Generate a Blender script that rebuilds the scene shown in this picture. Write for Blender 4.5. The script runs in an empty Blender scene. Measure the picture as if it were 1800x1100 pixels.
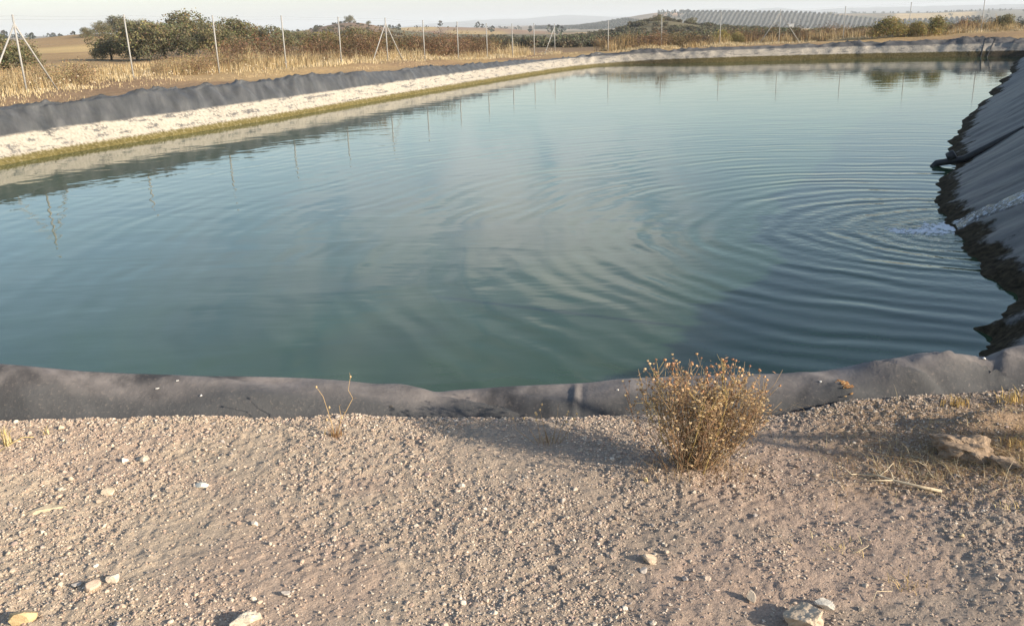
import bpy, math, random
import numpy as np
from mathutils import Vector, Matrix
random.seed(7); RNG = np.random.default_rng(11)
S = bpy.context.scene
COL = S.collection
R = math.radians

# ------------------------------------------------------------------ camera
CAM_H = 2.6                      # metres above the water, which lies at z = 0
PITCH, ROLL, FPX = R(18.03), R(1.75), 1560.0
FW = np.array([0, math.cos(PITCH), -math.sin(PITCH)])
_r0 = np.array([1.0, 0, 0]); _u0 = np.cross(_r0, FW)
RT = _r0*math.cos(ROLL) - _u0*math.sin(ROLL)
UP = _u0*math.cos(ROLL) + _r0*math.sin(ROLL)
CP = np.array([0, 0, CAM_H])
cam = bpy.data.cameras.new('camera'); camo = bpy.data.objects.new('camera', cam); COL.objects.link(camo)
M = Matrix(((RT[0], UP[0], -FW[0], 0), (RT[1], UP[1], -FW[1], 0), (RT[2], UP[2], -FW[2], CAM_H), (0, 0, 0, 1)))
camo.matrix_world = M
cam.sensor_width = 36; cam.lens = 36*FPX/1800; cam.clip_start = 0.05; cam.clip_end = 30000
S.camera = camo

# ------------------------------------------------------------------ sun and sky
SUN_AZ, SUN_EL = R(117), R(18.5)          # azimuth clockwise from +Y
sd = Vector((math.sin(SUN_AZ)*math.cos(SUN_EL), math.cos(SUN_AZ)*math.cos(SUN_EL), math.sin(SUN_EL)))
sun = bpy.data.lights.new('sun', 'SUN'); sun.energy = 4.9; sun.angle = R(0.55); sun.color = (1, 0.87, 0.70)
suno = bpy.data.objects.new('sun', sun); COL.objects.link(suno)
suno.rotation_euler = sd.to_track_quat('Z', 'Y').to_euler(); suno.location = (20, -10, 30)
W = bpy.data.worlds.new('World'); S.world = W; W.use_nodes = True
SKY_STRENGTH, CLOUD = 0.115, 7.0
wt = W.node_tree; wt.nodes.clear()

def lk(t, a, b): t.links.new(a, b)
def nd(t, typ, **kw):
    n = t.nodes.new(typ)
    for k, v in kw.items():
        if k.startswith('i_'):
            key = k[2:]; key = int(key) if key.isdigit() else key.replace('_', ' ')
            n.inputs[key].default_value = v
        else: setattr(n, k, v)
    return n
def mth(t, op, a, b=None, c=None, clamp=False):
    n = t.nodes.new('ShaderNodeMath'); n.operation = op; n.use_clamp = clamp
    for i, v in enumerate((a, b, c)):
        if v is None: continue
        if isinstance(v, (int, float)): n.inputs[i].default_value = v
        else: lk(t, v, n.inputs[i])
    return n.outputs[0]
def mapr(t, v, a, b, c=0.0, d=1.0, smooth=True):
    n = t.nodes.new('ShaderNodeMapRange'); n.interpolation_type = 'SMOOTHSTEP' if smooth else 'LINEAR'
    lk(t, v, n.inputs[0])
    for i, x in enumerate((a, b, c, d)): n.inputs[i+1].default_value = x
    return n.outputs[0]
def mixc(t, f, a, b, mode='MIX'):
    n = t.nodes.new('ShaderNodeMix'); n.data_type = 'RGBA'; n.blend_type = mode
    for sock, v in ((n.inputs[0], f), (n.inputs[6], a), (n.inputs[7], b)):
        if isinstance(v, (int, float)): sock.default_value = v
        elif isinstance(v, tuple): sock.default_value = (*v, 1) if len(v) == 3 else v
        else: lk(t, v, sock)
    return n.outputs[2]
def noise(t, vec, scale, detail=3, rough=0.5, dist=0.0):
    n = nd(t, 'ShaderNodeTexNoise', i_Scale=scale, i_Detail=detail, i_Roughness=rough, i_Distortion=dist)
    if vec is not None: lk(t, vec, n.inputs['Vector'])
    return n.outputs['Fac']
def ramp(t, fac, stops):
    n = t.nodes.new('ShaderNodeValToRGB'); lk(t, fac, n.inputs[0]); e = n.color_ramp.elements
    while len(e) < len(stops): e.new(0.5)
    for k, (p, c) in enumerate(stops):
        e[k].position = p; e[k].color = (*c, 1) if len(c) == 3 else c
    return n.outputs[0]
def mapping(t, vec, scale=(1, 1, 1), rot=(0, 0, 0), loc=(0, 0, 0)):
    n = nd(t, 'ShaderNodeMapping'); lk(t, vec, n.inputs[0])
    n.inputs['Scale'].default_value = scale; n.inputs['Rotation'].default_value = rot; n.inputs['Location'].default_value = loc
    return n.outputs[0]

sky = nd(wt, 'ShaderNodeTexSky', sky_type='NISHITA', sun_disc=False, sun_elevation=SUN_EL, sun_rotation=SUN_AZ,
         altitude=200.0, air_density=1.0, dust_density=1.0, ozone_density=1.0)
tc = nd(wt, 'ShaderNodeTexCoord')
sx = nd(wt, 'ShaderNodeSeparateXYZ'); lk(wt, tc.outputs['Generated'], sx.inputs[0])
zc = mth(wt, 'ADD', mth(wt, 'MAXIMUM', sx.outputs[2], 0.0), 0.06)
px_ = mth(wt, 'DIVIDE', sx.outputs[0], zc); py_ = mth(wt, 'DIVIDE', sx.outputs[1], zc)
cb = nd(wt, 'ShaderNodeCombineXYZ'); lk(wt, px_, cb.inputs[0]); lk(wt, py_, cb.inputs[1])
# thin cirrus high over the reservoir, streaked from south-west to north-east
cv = mapping(wt, cb.outputs[0], scale=(1.5, 0.36, 1), rot=(0, 0, R(-32)))
n1 = noise(wt, cv, 2.0, 4, 0.48, 0.7); n2 = noise(wt, cb.outputs[0], 0.45, 2, 0.5)
cl = mapr(wt, mth(wt, 'ADD', mth(wt, 'MULTIPLY', n1, 0.65), mth(wt, 'MULTIPLY', n2, 0.45)), 0.40, 0.64)
gx = mth(wt, 'SUBTRACT', sx.outputs[0], 0.02); gx2 = mth(wt, 'MULTIPLY', mth(wt, 'MULTIPLY', gx, gx), -14.0)
gz = mth(wt, 'SUBTRACT', sx.outputs[2], 0.24); gz2 = mth(wt, 'MULTIPLY', mth(wt, 'MULTIPLY', gz, gz), -45.0)
gm = mth(wt, 'POWER', 2.718, mth(wt, 'ADD', gx2, gz2))
edge = mapr(wt, sx.outputs[2], 0.05, 0.13)
right_cut = mapr(wt, mth(wt, 'ADD', sx.outputs[0], mth(wt, 'MULTIPLY', n1, 0.1)), 0.22, 0.30, 1.0, 0.12)
amt = mth(wt, 'MULTIPLY', mth(wt, 'MULTIPLY', cl, edge), mth(wt, 'ADD', mth(wt, 'MULTIPLY', gm, .60), 0.05))
amt = mth(wt, 'MULTIPLY', amt, right_cut, clamp=True)
low = mapr(wt, sx.outputs[2], -0.02, 0.11, 0.8, 0.0)
skyb = mixc(wt, low, sky.outputs[0], (3.6, 3.72, 4.0))          # pale dusty air near the horizon
skyc = mixc(wt, amt, skyb, (CLOUD*1.04, CLOUD, CLOUD*0.95))
bg = nd(wt, 'ShaderNodeBackground', i_Strength=SKY_STRENGTH); lk(wt, skyc, bg.inputs[0])
wo = nd(wt, 'ShaderNodeOutputWorld'); lk(wt, bg.outputs[0], wo.inputs[0])
S.view_settings.view_transform = 'Standard'; S.view_settings.look = 'None'
S.view_settings.exposure = 0.88; S.view_settings.gamma = 1.0
S.cycles.max_bounces = 6; S.cycles.diffuse_bounces = 3; S.cycles.transparent_max_bounces = 8
S.cycles.volume_bounces = 0

# ------------------------------------------------------------------ helpers
def ray(x, y): return FW + RT*((x-900)/FPX) - UP*((y-550)/FPX)
def at(x, y, z):
    d = ray(x, y); return CP + d*((z-CAM_H)/d[2])
def vn(x, y, seed=0):
    """smooth value noise in 0..1"""
    x = np.asarray(x, float); y = np.asarray(y, float)
    xi = np.floor(x).astype(np.int64); yi = np.floor(y).astype(np.int64)
    fx = x-xi; fy = y-yi; fx = fx*fx*fx*(fx*(fx*6-15)+10); fy = fy*fy*fy*(fy*(fy*6-15)+10)
    def h(a, b):
        n = (a*374761393 + b*668265263 + seed*974711) & 0x7fffffff
        n = ((n ^ (n >> 13))*1274126177) & 0x7fffffff
        return ((n ^ (n >> 16)) & 0xffff)/65535.0
    return (h(xi, yi)*(1-fx)+h(xi+1, yi)*fx)*(1-fy) + (h(xi, yi+1)*(1-fx)+h(xi+1, yi+1)*fx)*fy
def fbm(x, y, o=4, seed=0, gain=0.5):
    s = 0; a = 1; t = 0
    for k in range(o):
        s = s + a*vn(x*2**k, y*2**k, seed+k*17); t += a; a *= gain
    return s/t
def sstep(a, b, x):
    t = np.clip((x-a)/(b-a), 0, 1); return t*t*(3-2*t)
def mesh(name, V, F, mat=None, parent=None, col=None, smooth=False, link=True):
    """V (n,3); F list/array of faces; col (n,3) point colours"""
    me = bpy.data.meshes.new(name); V = np.asarray(V, np.float32)
    if isinstance(F, np.ndarray) and F.ndim == 2:
        k = F.shape[1]; nf = len(F)
        me.vertices.add(len(V)); me.vertices.foreach_set('co', V.ravel())
        me.loops.add(nf*k); me.loops.foreach_set('vertex_index', F.astype(np.int32).ravel())
        me.polygons.add(nf); me.polygons.foreach_set('loop_start', np.arange(0, nf*k, k, dtype=np.int32))
        me.update(calc_edges=True)
    else:
        me.from_pydata(V.tolist(), [], [list(map(int, f)) for f in F])
    if col is not None:
        a = me.color_attributes.new('tint', 'FLOAT_COLOR', 'POINT')
        c = np.ones((len(V), 4), np.float32); c[:, :3] = col; a.data.foreach_set('color', c.ravel())
    me.polygons.foreach_set('use_smooth', np.full(len(me.polygons), smooth, dtype=bool))
    if mat: me.materials.append(mat)
    me.update()
    if not link: return me
    o = bpy.data.objects.new(name, me); COL.objects.link(o)
    if parent: o.parent = parent
    return o
def objm(name, me, parent=None, loc=None):
    o = bpy.data.objects.new(name, me); COL.objects.link(o)
    if parent: o.parent = parent
    if loc is not None: o.location = loc
    return o
def tag(o, label=None, cat=None, group=None, kind=None):
    if label: o['label'] = label
    if cat: o['category'] = cat
    if group: o['group'] = group
    if kind: o['kind'] = kind
    return o
def empty(name, loc, rz=0, sc=1.0):
    o = bpy.data.objects.new(name, None); COL.objects.link(o)
    o.location = loc; o.rotation_euler = (0, 0, rz); o.scale = (sc, sc, sc); o.empty_display_size = 0.1
    return o
def dup(o, parent=None):
    c = o.copy(); COL.objects.link(c); c.parent = parent
    for ch in list(o.children): dup(ch, c)
    return c
class MB:
    """collects pieces into one mesh"""
    def __init__(s): s.V = []; s.F = []; s.C = []; s.n = 0
    def add(s, V, F, c=(1, 1, 1)):
        V = np.asarray(V, float); s.V.append(V); s.F += [[i+s.n for i in f] for f in F]; s.n += len(V)
        s.C.append(np.tile(np.asarray(c, float), (len(V), 1)))
    def tube(s, P, rad, n=6, c=(1, 1, 1), cap=True):
        P = np.asarray(P, float); m = len(P)
        rad = np.broadcast_to(np.asarray(rad, float), (m,))
        V = []; pa = None
        for i in range(m):
            t = P[min(i+1, m-1)] - P[max(i-1, 0)]; t = t/(np.linalg.norm(t)+1e-9)
            if pa is None:
                pa = np.cross(t, (0, 0, 1.0) if abs(t[2]) < .9 else (1.0, 0, 0))
            pa = pa - t*(pa@t); pa = pa/(np.linalg.norm(pa)+1e-9); b = np.cross(t, pa)
            for k in range(n):
                a = 2*math.pi*k/n; V.append(P[i]+rad[i]*(pa*math.cos(a)+b*math.sin(a)))
        F = [[i*n+k, i*n+(k+1) % n, (i+1)*n+(k+1) % n, (i+1)*n+k] for i in range(m-1) for k in range(n)]
        if cap: F += [list(range(n))[::-1], [(m-1)*n+k for k in range(n)]]
        s.add(V, F, c)
    def box(s, c, d, rz=0, col=(1, 1, 1)):
        x, y, z = np.array(d)/2; V = np.array([(a, b, e) for a in (-x, x) for b in (-y, y) for e in (-z, z)])
        cs, sn = math.cos(rz), math.sin(rz); V = V@np.array([[cs, sn, 0], [-sn, cs, 0], [0, 0, 1]])+np.array(c)
        s.add(V, [[0, 1, 3, 2], [4, 6, 7, 5], [0, 4, 5, 1], [2, 3, 7, 6], [0, 2, 6, 4], [1, 5, 7, 3]], col)
    def build(s, name, mat, parent=None, smooth=True, link=True):
        return mesh(name, np.vstack(s.V), s.F, mat, parent, np.vstack(s.C), smooth, link)

# ------------------------------------------------------------------ materials
def newmat(name):
    m = bpy.data.materials.new(name); m.use_nodes = True; t = m.node_tree; t.nodes.clear()
    b = nd(t, 'ShaderNodeBsdfPrincipled'); o = nd(t, 'ShaderNodeOutputMaterial'); lk(t, b.outputs[0], o.inputs[0])
    return m, t, b
def tintmat(name, color, rough=0.8, vary=0.25, nscale=8, translucent=0.0, spec=0.3, bump=0.0, metallic=0.0):
    """procedural colour x per-vertex tint x noise"""
    m, t, b = newmat(name)
    at_ = nd(t, 'ShaderNodeAttribute', attribute_name='tint')
    g = nd(t, 'ShaderNodeNewGeometry')
    n = noise(t, g.outputs['Position'], nscale, 4, 0.6)
    f = mapr(t, n, 0.25, 0.75, 1-vary, 1+vary, False)
    c = mixc(t, 1.0, color, at_.outputs['Color'], 'MULTIPLY')
    cm = nd(t, 'ShaderNodeVectorMath', operation='SCALE'); lk(t, c, cm.inputs[0]); lk(t, f, cm.inputs['Scale'])
    lk(t, cm.outputs[0], b.inputs['Base Color'])
    b.inputs['Roughness'].default_value = rough; b.inputs['Specular IOR Level'].default_value = spec
    b.inputs['Metallic'].default_value = metallic
    if bump:
        bp = nd(t, 'ShaderNodeBump', i_Distance=bump); lk(t, n, bp.inputs['Height']); lk(t, bp.outputs[0], b.inputs['Normal'])
    if translucent:
        tr = nd(t, 'ShaderNodeBsdfTranslucent'); lk(t, cm.outputs[0], tr.inputs[0])
        ms = nd(t, 'ShaderNodeMixShader', i_0=translucent)
        o = [x for x in t.nodes if x.type == 'OUTPUT_MATERIAL'][0]
        lk(t, b.outputs[0], ms.inputs[1]); lk(t, tr.outputs[0], ms.inputs[2]); lk(t, ms.outputs[0], o.inputs[0])
    return m
M_leaf = tintmat('foliage', (1, 1, 1), 0.75, 0.22, 1.5, 0.35)
M_dry = tintmat('dry_stalk', (1, 1, 1), 0.8, 0.15, 30, 0.2)
M_bark = tintmat('bark', (0.10, 0.08, 0.06), 0.9, 0.3, 12)
M_steel = tintmat('galvanised_steel', (0.31, 0.305, 0.29), 0.6, 0.12, 20, 0, 0.3)
M_wire = tintmat('fence_wire', (0.16, 0.16, 0.15), 0.6, 0.1, 20, 0, 0.2)
M_pipe = tintmat('black_pipe', (0.025, 0.026, 0.028), 0.45, 0.3, 15)
M_grey = tintmat('grey_plastic', (0.20, 0.21, 0.20), 0.5, 0.2, 10)
M_white = tintmat('white_paint', (0.78, 0.76, 0.72), 0.6, 0.06, 8)
M_stone = tintmat('stone', (1, 1, 1), 0.9, 0.22, 45, 0, 0.2, 0.004)

# ------------------------------------------------------------------ reservoir outline
# each row: water edge (x, y), crest (x, y, z), outer ground contact (x, y, z), wrinkle size, salt, algae, dust
NEARY = 3.74
def zpix(x, y, Y):      # height of the point seen at a pixel when it lies at depth Y
    d = ray(x, y); return CAM_H + d[2]/d[1]*Y, d[0]/d[1]*Y
near_crest = [(0, 640), (170, 652), (340, 658), (500, 660), (600, 666), (660, 672), (705, 673), (740, 680), (765, 687), (800, 684), (900, 677), (1000, 672),
              (1030, 670), (1090, 663), (1150, 660), (1300, 656), (1400, 655), (1460, 648), (1530, 634), (1580, 626), (1620, 618), (1680, 619), (1745, 622), (1762, 612), (1800, 603)]
rows = []
for (x, y) in near_crest:
    Y = NEARY + (0.10 if x > 1700 else 0.0)*((x-1700)/100)
    z, X = zpix(x, y, Y)
    Yg = np.interp(x, [0, 400, 800, 1050, 1350, 1500, 1650, 1800], [3.46, 3.44, 3.42, 3.42, 3.40, 3.44, 3.46, 3.48])
    yp = np.interp(x, [0, 60, 100, 330, 420, 480, 620, 700, 800, 900, 1050, 1200, 1350, 1430, 1500, 1560, 1650, 1800], [741, 740, 741, 737, 733, 739, 731, 735, 739, 737, 735, 735, 737, 722, 706, 701, 697, 689])
    zg, Xg = zpix(x, yp, Yg)
    rows.append(((X, Y+1.72), (X, Y, z), (Xg, Yg, zg), 0.0, 0.0, 0.0, 1.0))
ZGL, ZGR = rows[0][2][2], rows[-1][2][2]
left_ext = [((-13.9, 8.8), (-15.7, 8.6, 1.05), (-16.1, 8.6, 1.02), 0.5, .5, .5, .2), ((-12.9, 6.4), (-14.3, 5.1, 1.1), (-14.6, 4.8, 1.05), .4, .2, .2, .5),
            ((-10.6, 5.65), (-11, 3.95, 1.12), (-11, 3.55, 1.05), .2, 0, 0, .8), ((-7, 5.55), (-7, 3.85, 1.12), (-7, 3.5, 1.05), .1, 0, 0, 1),
            ((-4.2, 5.5), (-4.2, 3.78, 1.12), (-4.1, 3.46, 1.05), .05, 0, 0, 1), ((-3.1, 5.48), (-3.1, 3.76, rows[0][1][2]+.01), (-3.0, 3.46, ZGL+.01), .02, 0, 0, 1)]
nr = np.array([.88, -.48])
right = []
for k, (wx, wy) in enumerate([(3.05, 5.75), (3.91, 6.84), (4.32, 7.4), (4.72, 8.05), (4.97, 8.83), (5.54, 10.6), (6.52, 13.12), (7.85, 15.68), (10.31, 20.31), (15.15, 28.36), (21.0, 38.0), (26.0, 46.6)]):
    off = 2.3
    if k == 0: right.append(((wx, wy), (3.45, 4.05, rows[-1][1][2]+.06), (3.6, 3.7, ZGR+.05), .35, .0, .5, .9)); continue
    if k == 1: right.append(((wx, wy), (5.15, 5.1, 1.42), (5.5, 4.9, 1.38), .7, .0, 1, .4)); continue
    right.append(((wx, wy), (wx+nr[0]*off, wy+nr[1]*off, 1.52), (wx+nr[0]*(off+.4), wy+nr[1]*(off+.4), 1.47), 1.0, .03, 1.0, .15))
far = [((28.9, 51.2), (31.0, 52.0, .95), (31.4, 52.2, .95), 2.4, .35, .9, .35), ((26.7, 53.1), (27.2, 54.5, .88), (27.4, 55.0, .88), 2.8, .7, .9, .3),
       ((24.3, 54.2), (24.4, 55.4, .84), (24.5, 55.9, .84), 1.2, .75, .9, .3), ((21.9, 55.1), (22.0, 56.4, .82), (22.0, 56.9, .82), 2.2, .75, .9, .3),
       ((17.7, 55.8), (17.9, 57.0, .79), (17.9, 57.5, .79), 1.2, .75, .95, .3), ((12.6, 56.2), (12.8, 57.4, .725), (12.8, 57.9, .73), 1.2, .75, .95, .3),
       ((8.9, 57.0), (8.2, 58.2, .69), (8.0, 58.7, .69), 3.0, .65, .9, .3), ((6.6, 56.6), (5.9, 57.8, .61), (5.7, 58.2, .61), 2.4, .8, .8, .1)]
left = []
for (W_, C_, wr) in [((4.3, 53.9), (3.6, 54.7, .55), .9), ((1.35, 48.2), (.4, 48.8, .68), 1.1), ((-1.4, 42.0), (-2.33, 42.7, .77), 1.2), ((-5.15, 33.2), (-6.05, 33.8, .99), 1.25), ((-7.5, 27.4), (-8.55, 28.2, 1.06), 1.3),
                     ((-9.3, 23.5), (-10.35, 24.1, 1.05), 1.3), ((-10.55, 20.75), (-11.7, 21.1, 1.0), 1.2), ((-11.5, 17.5), (-12.6, 17.8, 1.0), 1.1), ((-12.9, 13.5), (-14.0, 13.8, 1.02), 1.0)]:
    o_ = np.array(C_[:2])-np.array(W_); o_ = o_/np.linalg.norm(o_)*.42
    left.append((W_, C_, (C_[0]+o_[0], C_[1]+o_[1], C_[2]+.02), wr, 1.0, .85, 0.0))
HA = [.1]*len(left_ext)+[.1]*len(rows)+[.15]*len(right)+[.30, .29, .27, .27, .26, .25, .18, .12]+[.125]*len(left)
CT = np.array([[*r_[0], *r_[1], *r_[2], *r_[3:], h] for r_, h in zip(left_ext + rows + right + far + left, HA)])
NL = len(left_ext); NR = len(rows)
def dense(CT):
    """closed Catmull-Rom through the rows, sampled finely near the camera"""
    out = []; n = len(CT)
    for i in range(n):
        p0, p1, p2, p3 = CT[i-1], CT[i], CT[(i+1) % n], CT[(i+2) % n]
        L = np.linalg.norm(p2[2:4]-p1[2:4]); dist = np.linalg.norm((p1[2:4]+p2[2:4])/2)
        step = np.clip(dist*0.0032, 0.011, 0.15); m = max(1, int(math.ceil(L/step)))
        t = (np.arange(m)/m)[:, None]
        # non-uniform tension keeps long/short neighbours from overshooting
        l1 = np.linalg.norm(p2[:5]-p1[:5])+1e-6; l0 = np.linalg.norm(p1[:5]-p0[:5])+1e-6; l2 = np.linalg.norm(p3[:5]-p2[:5])+1e-6
        m1 = (p2-p1)/l1*0.5+(p1-p0)/l0*0.5; m2 = (p2-p1)/l1*0.5+(p3-p2)/l2*0.5
        m1 = m1*l1; m2 = m2*l1
        h = (2*t**3-3*t**2+1)*p1+(t**3-2*t**2+t)*m1+(-2*t**3+3*t**2)*p2+(t**3-t**2)*m2
        out.append(h)
    return np.vstack(out)
D = dense(CT); ND_ = len(D)
WX = D[:, :2]; CR = D[:, 2:5]; GR = D[:, 5:8]; WRK, SALT, ALG, DUST = [np.clip(D[:, k], 0, 3.5) for k in (8, 9, 10, 11)]
AH = np.clip(D[:, 12], .02, .6)      # how high the algae band reaches
arc = np.r_[0, np.cumsum(np.linalg.norm(np.diff(CR[:, :2], axis=0), axis=1))]
# signed distance to the crest of the bank (positive outside)
OUT = CR[::6, :2]
def sdf(P):
    P = np.asarray(P, float); res = np.full(len(P), 1e9); inside = np.zeros(len(P), bool)
    n = len(OUT)
    for i in range(n):
        a = OUT[i]; b = OUT[(i+1) % n]; ab = b-a; L = ab@ab+1e-12
        t = np.clip(((P-a)@ab)/L, 0, 1); d = np.hypot(*(P-(a+t[:, None]*ab)).T); res = np.minimum(res, d)
        c = (a[1] > P[:, 1]) != (b[1] > P[:, 1])
        xx = (b[0]-a[0])*(P[:, 1]-a[1])/(b[1]-a[1]+1e-12)+a[0]
        inside ^= c & (P[:, 0] < xx)
    return np.where(inside, -res, res)

# ------------------------------------------------------------------ fence posts: base position, base height, top height
POSTS_L = [(-14.6, 20.6, 1.12, 3.15), (-13.2, 25.3, 1.15, 3.2), (-12.5, 31.0, 1.24, 3.24), (-10.5, 33.9, 1.18, 3.18), (-8.8, 37.2, 1.16, 3.15), (-7.2, 40.8, 1.13, 3.08), (-5.6, 44.4, 1.05, 3.02),
           (-4.1, 47.7, .94, 2.88), (-2.55, 51.4, .80, 2.77), (-1.0, 55.0, .66, 2.64), (0.55, 58.9, .52, 2.58), (2.0, 61.2, .56, 2.56), (3.5, 63.5, .56, 2.5)]
POSTS_F = [(7.2, 63.9, .58, 2.62), (11.0, 64.6, .66, 2.76), (15.3, 65.6, .68, 2.94), (19.5, 65.6, .74, 2.98), (23.6, 64.4, .88, 3.06), (27.6, 63.2, 1.0, 3.18), (32.4, 62.9, 1.2, 3.5), (36.5, 62.3, 1.3, 3.5)]
POSTS_N = [(5.35, 0.95, 1.12, 2.95), (7.7, 4.3, 1.2, 3.15), (9.6, 7.8, 1.2, 3.2)]

# ------------------------------------------------------------------ terrain
XS = np.array([-700, -200, 0, 200, 400, 600, 800, 1000, 1200, 1400, 1600, 1800, 2000, 2500.])
RS = np.array([32, 45, 65, 95, 140, 220, 350, 600, 1000, 1150, 1450, 2000, 2800, 4500.])
TY = np.array([
    [190, 165, 130, 112, 100, 90, 82, 80, 78, 77, 76, 76, 75, 76],
    [170, 150, 126, 110, 96, 85, 78, 74, 71, 70, 69, 69, 69, 71],
    [152, 138, 122, 110, 97, 84, 77, 72, 70, 68, 67, 67, 66, 68],
    [148, 132, 118, 104, 90, 67, 76, 73, 70, 67, 66, 65, 65, 67],
    [138, 122, 108, 92, 82, 70, 70, 67, 65, 64, 63, 63, 62, 62],
    [125, 112, 106, 92, 82, 74, 68, 64, 61, 60, 59, 59, 58, 58],
    [115, 108, 101, 88, 79, 72, 66, 59, 54, 53, 52, 51, 50, 49],
    [110, 104, 97, 84, 76, 69, 64, 59, 55, 53, 48, 46, 45, 44],
    [108, 100, 90, 78, 68, 54, 56, 56, 51, 47, 21, 22, 24, 36],
    [100, 92, 80, 70, 62, 57, 55, 54, 52, 49, 22, 24, 24, 26],
    [90, 82, 70, 62, 57, 55, 54, 52, 50, 47, 36, 23, 22, 22],
    [80, 70, 58, 52, 48, 46, 44, 41, 37, 33, 27, 18, 15, 16],
    [75, 62, 52, 46, 42, 40, 38, 34, 30, 26, 22, 16, 14, 12],
    [70, 60, 50, 44, 40, 38, 34, 30, 26, 24, 20, 14, 10, 8]], float)
MX = np.array([-700, 600, 690, 780, 850, 900, 940, 1000, 1040, 1080, 1150, 1200, 1250, 1290, 1330, 1380, 1430, 1500, 1560, 1650, 1750, 1800, 2500])
MY = np.array([95, 58, 50, 42, 36, 34, 33, 27, 27, 29, 30, 24, 16, 15, 17, 13, 18, 14, 12, 10, 8, 6, -4])
def table_z(X, Y):
    r = np.hypot(X, Y); th = np.arctan2(X, Y)
    thc = np.clip(th, R(-50), R(50))
    u = 900+FPX/math.cos(PITCH)*np.tan(thc)       # pixel column on the horizon
    u = np.clip(u, XS[0], XS[-1])
    # bilinear (smoothed) lookup in column and log range
    fi = np.interp(u, XS, np.arange(len(XS))); i0 = np.clip(fi.astype(int), 0, len(XS)-2); f = fi-i0; f = f*f*(3-2*f)
    lr = np.interp(np.log(np.maximum(r, 1)), np.log(RS), np.arange(len(RS))); j0 = np.clip(lr.astype(int), 0, len(RS)-2); g = lr-j0; g = g*g*(3-2*g)
    y = (TY[i0, j0]*(1-f)+TY[i0+1, j0]*f)*(1-g)+(TY[i0, j0+1]*(1-f)+TY[i0+1, j0+1]*f)*g
    # mountains on the skyline
    m = np.exp(-((np.log(np.maximum(r, 1))-math.log(6300))/0.13)**2)
    ym = np.interp(u, MX, MY)+1.2*(vn(u/14., r*0+3, 5)-.5)
    y = y*(1-m)+np.minimum(ym, y)*m
    hz = 71.4-0.0321*u
    e = (hz-y)/(FPX/math.cos(PITCH)**2)*np.cos(thc)
    z = CAM_H+r*e
    # separate knolls: column, range, height, half width (m), depth (m)
    for (cu, cr, h, w, d) in [(632, 420, 3.6, 17, 60), (655, 440, 2.6, 36, 60), (1168, 215, 1.5, 9, 26), (1125, 215, .5, 11, 26), (1250, 225, .7, 14, 30), (560, 380, 1.2, 30, 50),
                              (40, 230, 1.0, 30, 40), (830, 700, 3.5, 60, 100), (720, 820, 3.5, 50, 100)]:
        a = math.atan((cu-900)*math.cos(PITCH)/FPX); cx, cy = cr*math.sin(a), cr*math.cos(a)
        ex, ey = math.cos(a), -math.sin(a)
        lat = (X-cx)*ex+(Y-cy)*ey; dep = (X-cx)*math.sin(a)+(Y-cy)*math.cos(a)
        z = z+h*np.exp(-(lat/w)**2-(dep/d)**2)
    amp = np.clip((r-60)/900, 0, 1)*1.5
    z = z+amp*(fbm(X/60, Y/60, 4, 3)-.5)*np.clip(1-r/4000, 0.2, 1)*1.2
    return z, u
BP = np.vstack([np.array([[p[0], p[1], p[2]] for p in POSTS_L+POSTS_F+POSTS_N]), GR[::25]-[0, 0, 0.03], [[0, 0, 1.0], [-4, 0, 1.0], [0, -6, .95], [-14, -2, .95], [6, -4, 1.1], [14, 6, 1.1]]])
def gauss_near(x, y):
    # slow tilt of the gravel bank: it climbs towards the right-hand corner
    return 1.0+0.035*sstep(-0.6, -2.8, x)*1.0+0.085*sstep(0.9, 2.6, x)*sstep(1.0, 3.0, y)
def ground_z(X, Y, sd=None):
    X = np.asarray(X, float); Y = np.asarray(Y, float)
    d = sdf(np.c_[X, Y]) if sd is None else sd
    num = 0; den = 0
    for b in BP:
        w = 1/((X-b[0])**2+(Y-b[1])**2+0.6)**2; num = num+w*b[2]; den = den+w
    berm = num/den
    tz, _ = table_z(X, Y)
    k = sstep(5, 15, d); r = np.hypot(X, Y)
    k = np.where(Y < 1, sstep(10, 40, r)*0.9, k)
    back = sstep(-5, -60, Y); tz = np.where(Y < 10, tz*(1-sstep(10, -20, Y))+(-1.5)*sstep(10, -20, Y), tz)
    z = berm*(1-k)+tz*k
    z = z+0.05*(fbm(X/1.3, Y/1.3, 3, 9)-.5)*np.clip(r/20, 0, 1)
    # inside the crest the earth drops away under the sheet
    zin = np.maximum(z-.10+1.25*np.minimum(d-.05, 0), -2.6); bl = sstep(.05, .5, d)
    return np.where(d < .5, np.minimum(zin*(1-bl)+(z-.02)*bl, z-.02), z)
th = np.r_[np.arange(-180, -40, 2.5), np.arange(-40, 40, 0.11), np.arange(40, 180, 2.5)]
rr = np.r_[np.arange(0.5, 10, 0.5), np.geomspace(10, 75, 175), np.geomspace(76, 2600, 190), np.geomspace(2630, 7600, 46)]
TH, RRr = np.meshgrid(np.radians(th), rr, indexing='ij')
GX = (RRr*np.sin(TH)).ravel(); GY = (RRr*np.cos(TH)).ravel()
GZ = np.full(len(GX), 0.0)
sdv = np.full(len(GX), 60.0); nearm = RRr.ravel() < 90
sdv[nearm] = sdf(np.c_[GX[nearm], GY[nearm]])
GZ = ground_z(GX, GY, sdv)
# keep the sheet under the modelled gravel bank at the photographer's feet
patch = (GX > -5.5) & (GX < 4.8) & (GY > 0.0) & (GY < 4.2)
GZ = np.where(patch, np.minimum(GZ, 0.93), GZ)
na, nr_ = len(th), len(rr)
ii, jj = np.meshgrid(np.arange(na), np.arange(nr_-1), indexing='ij'); i2 = (ii+1) % na
GF = np.stack([ii*nr_+jj, ii*nr_+jj+1, i2*nr_+jj+1, i2*nr_+jj], -1).reshape(-1, 4)
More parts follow.
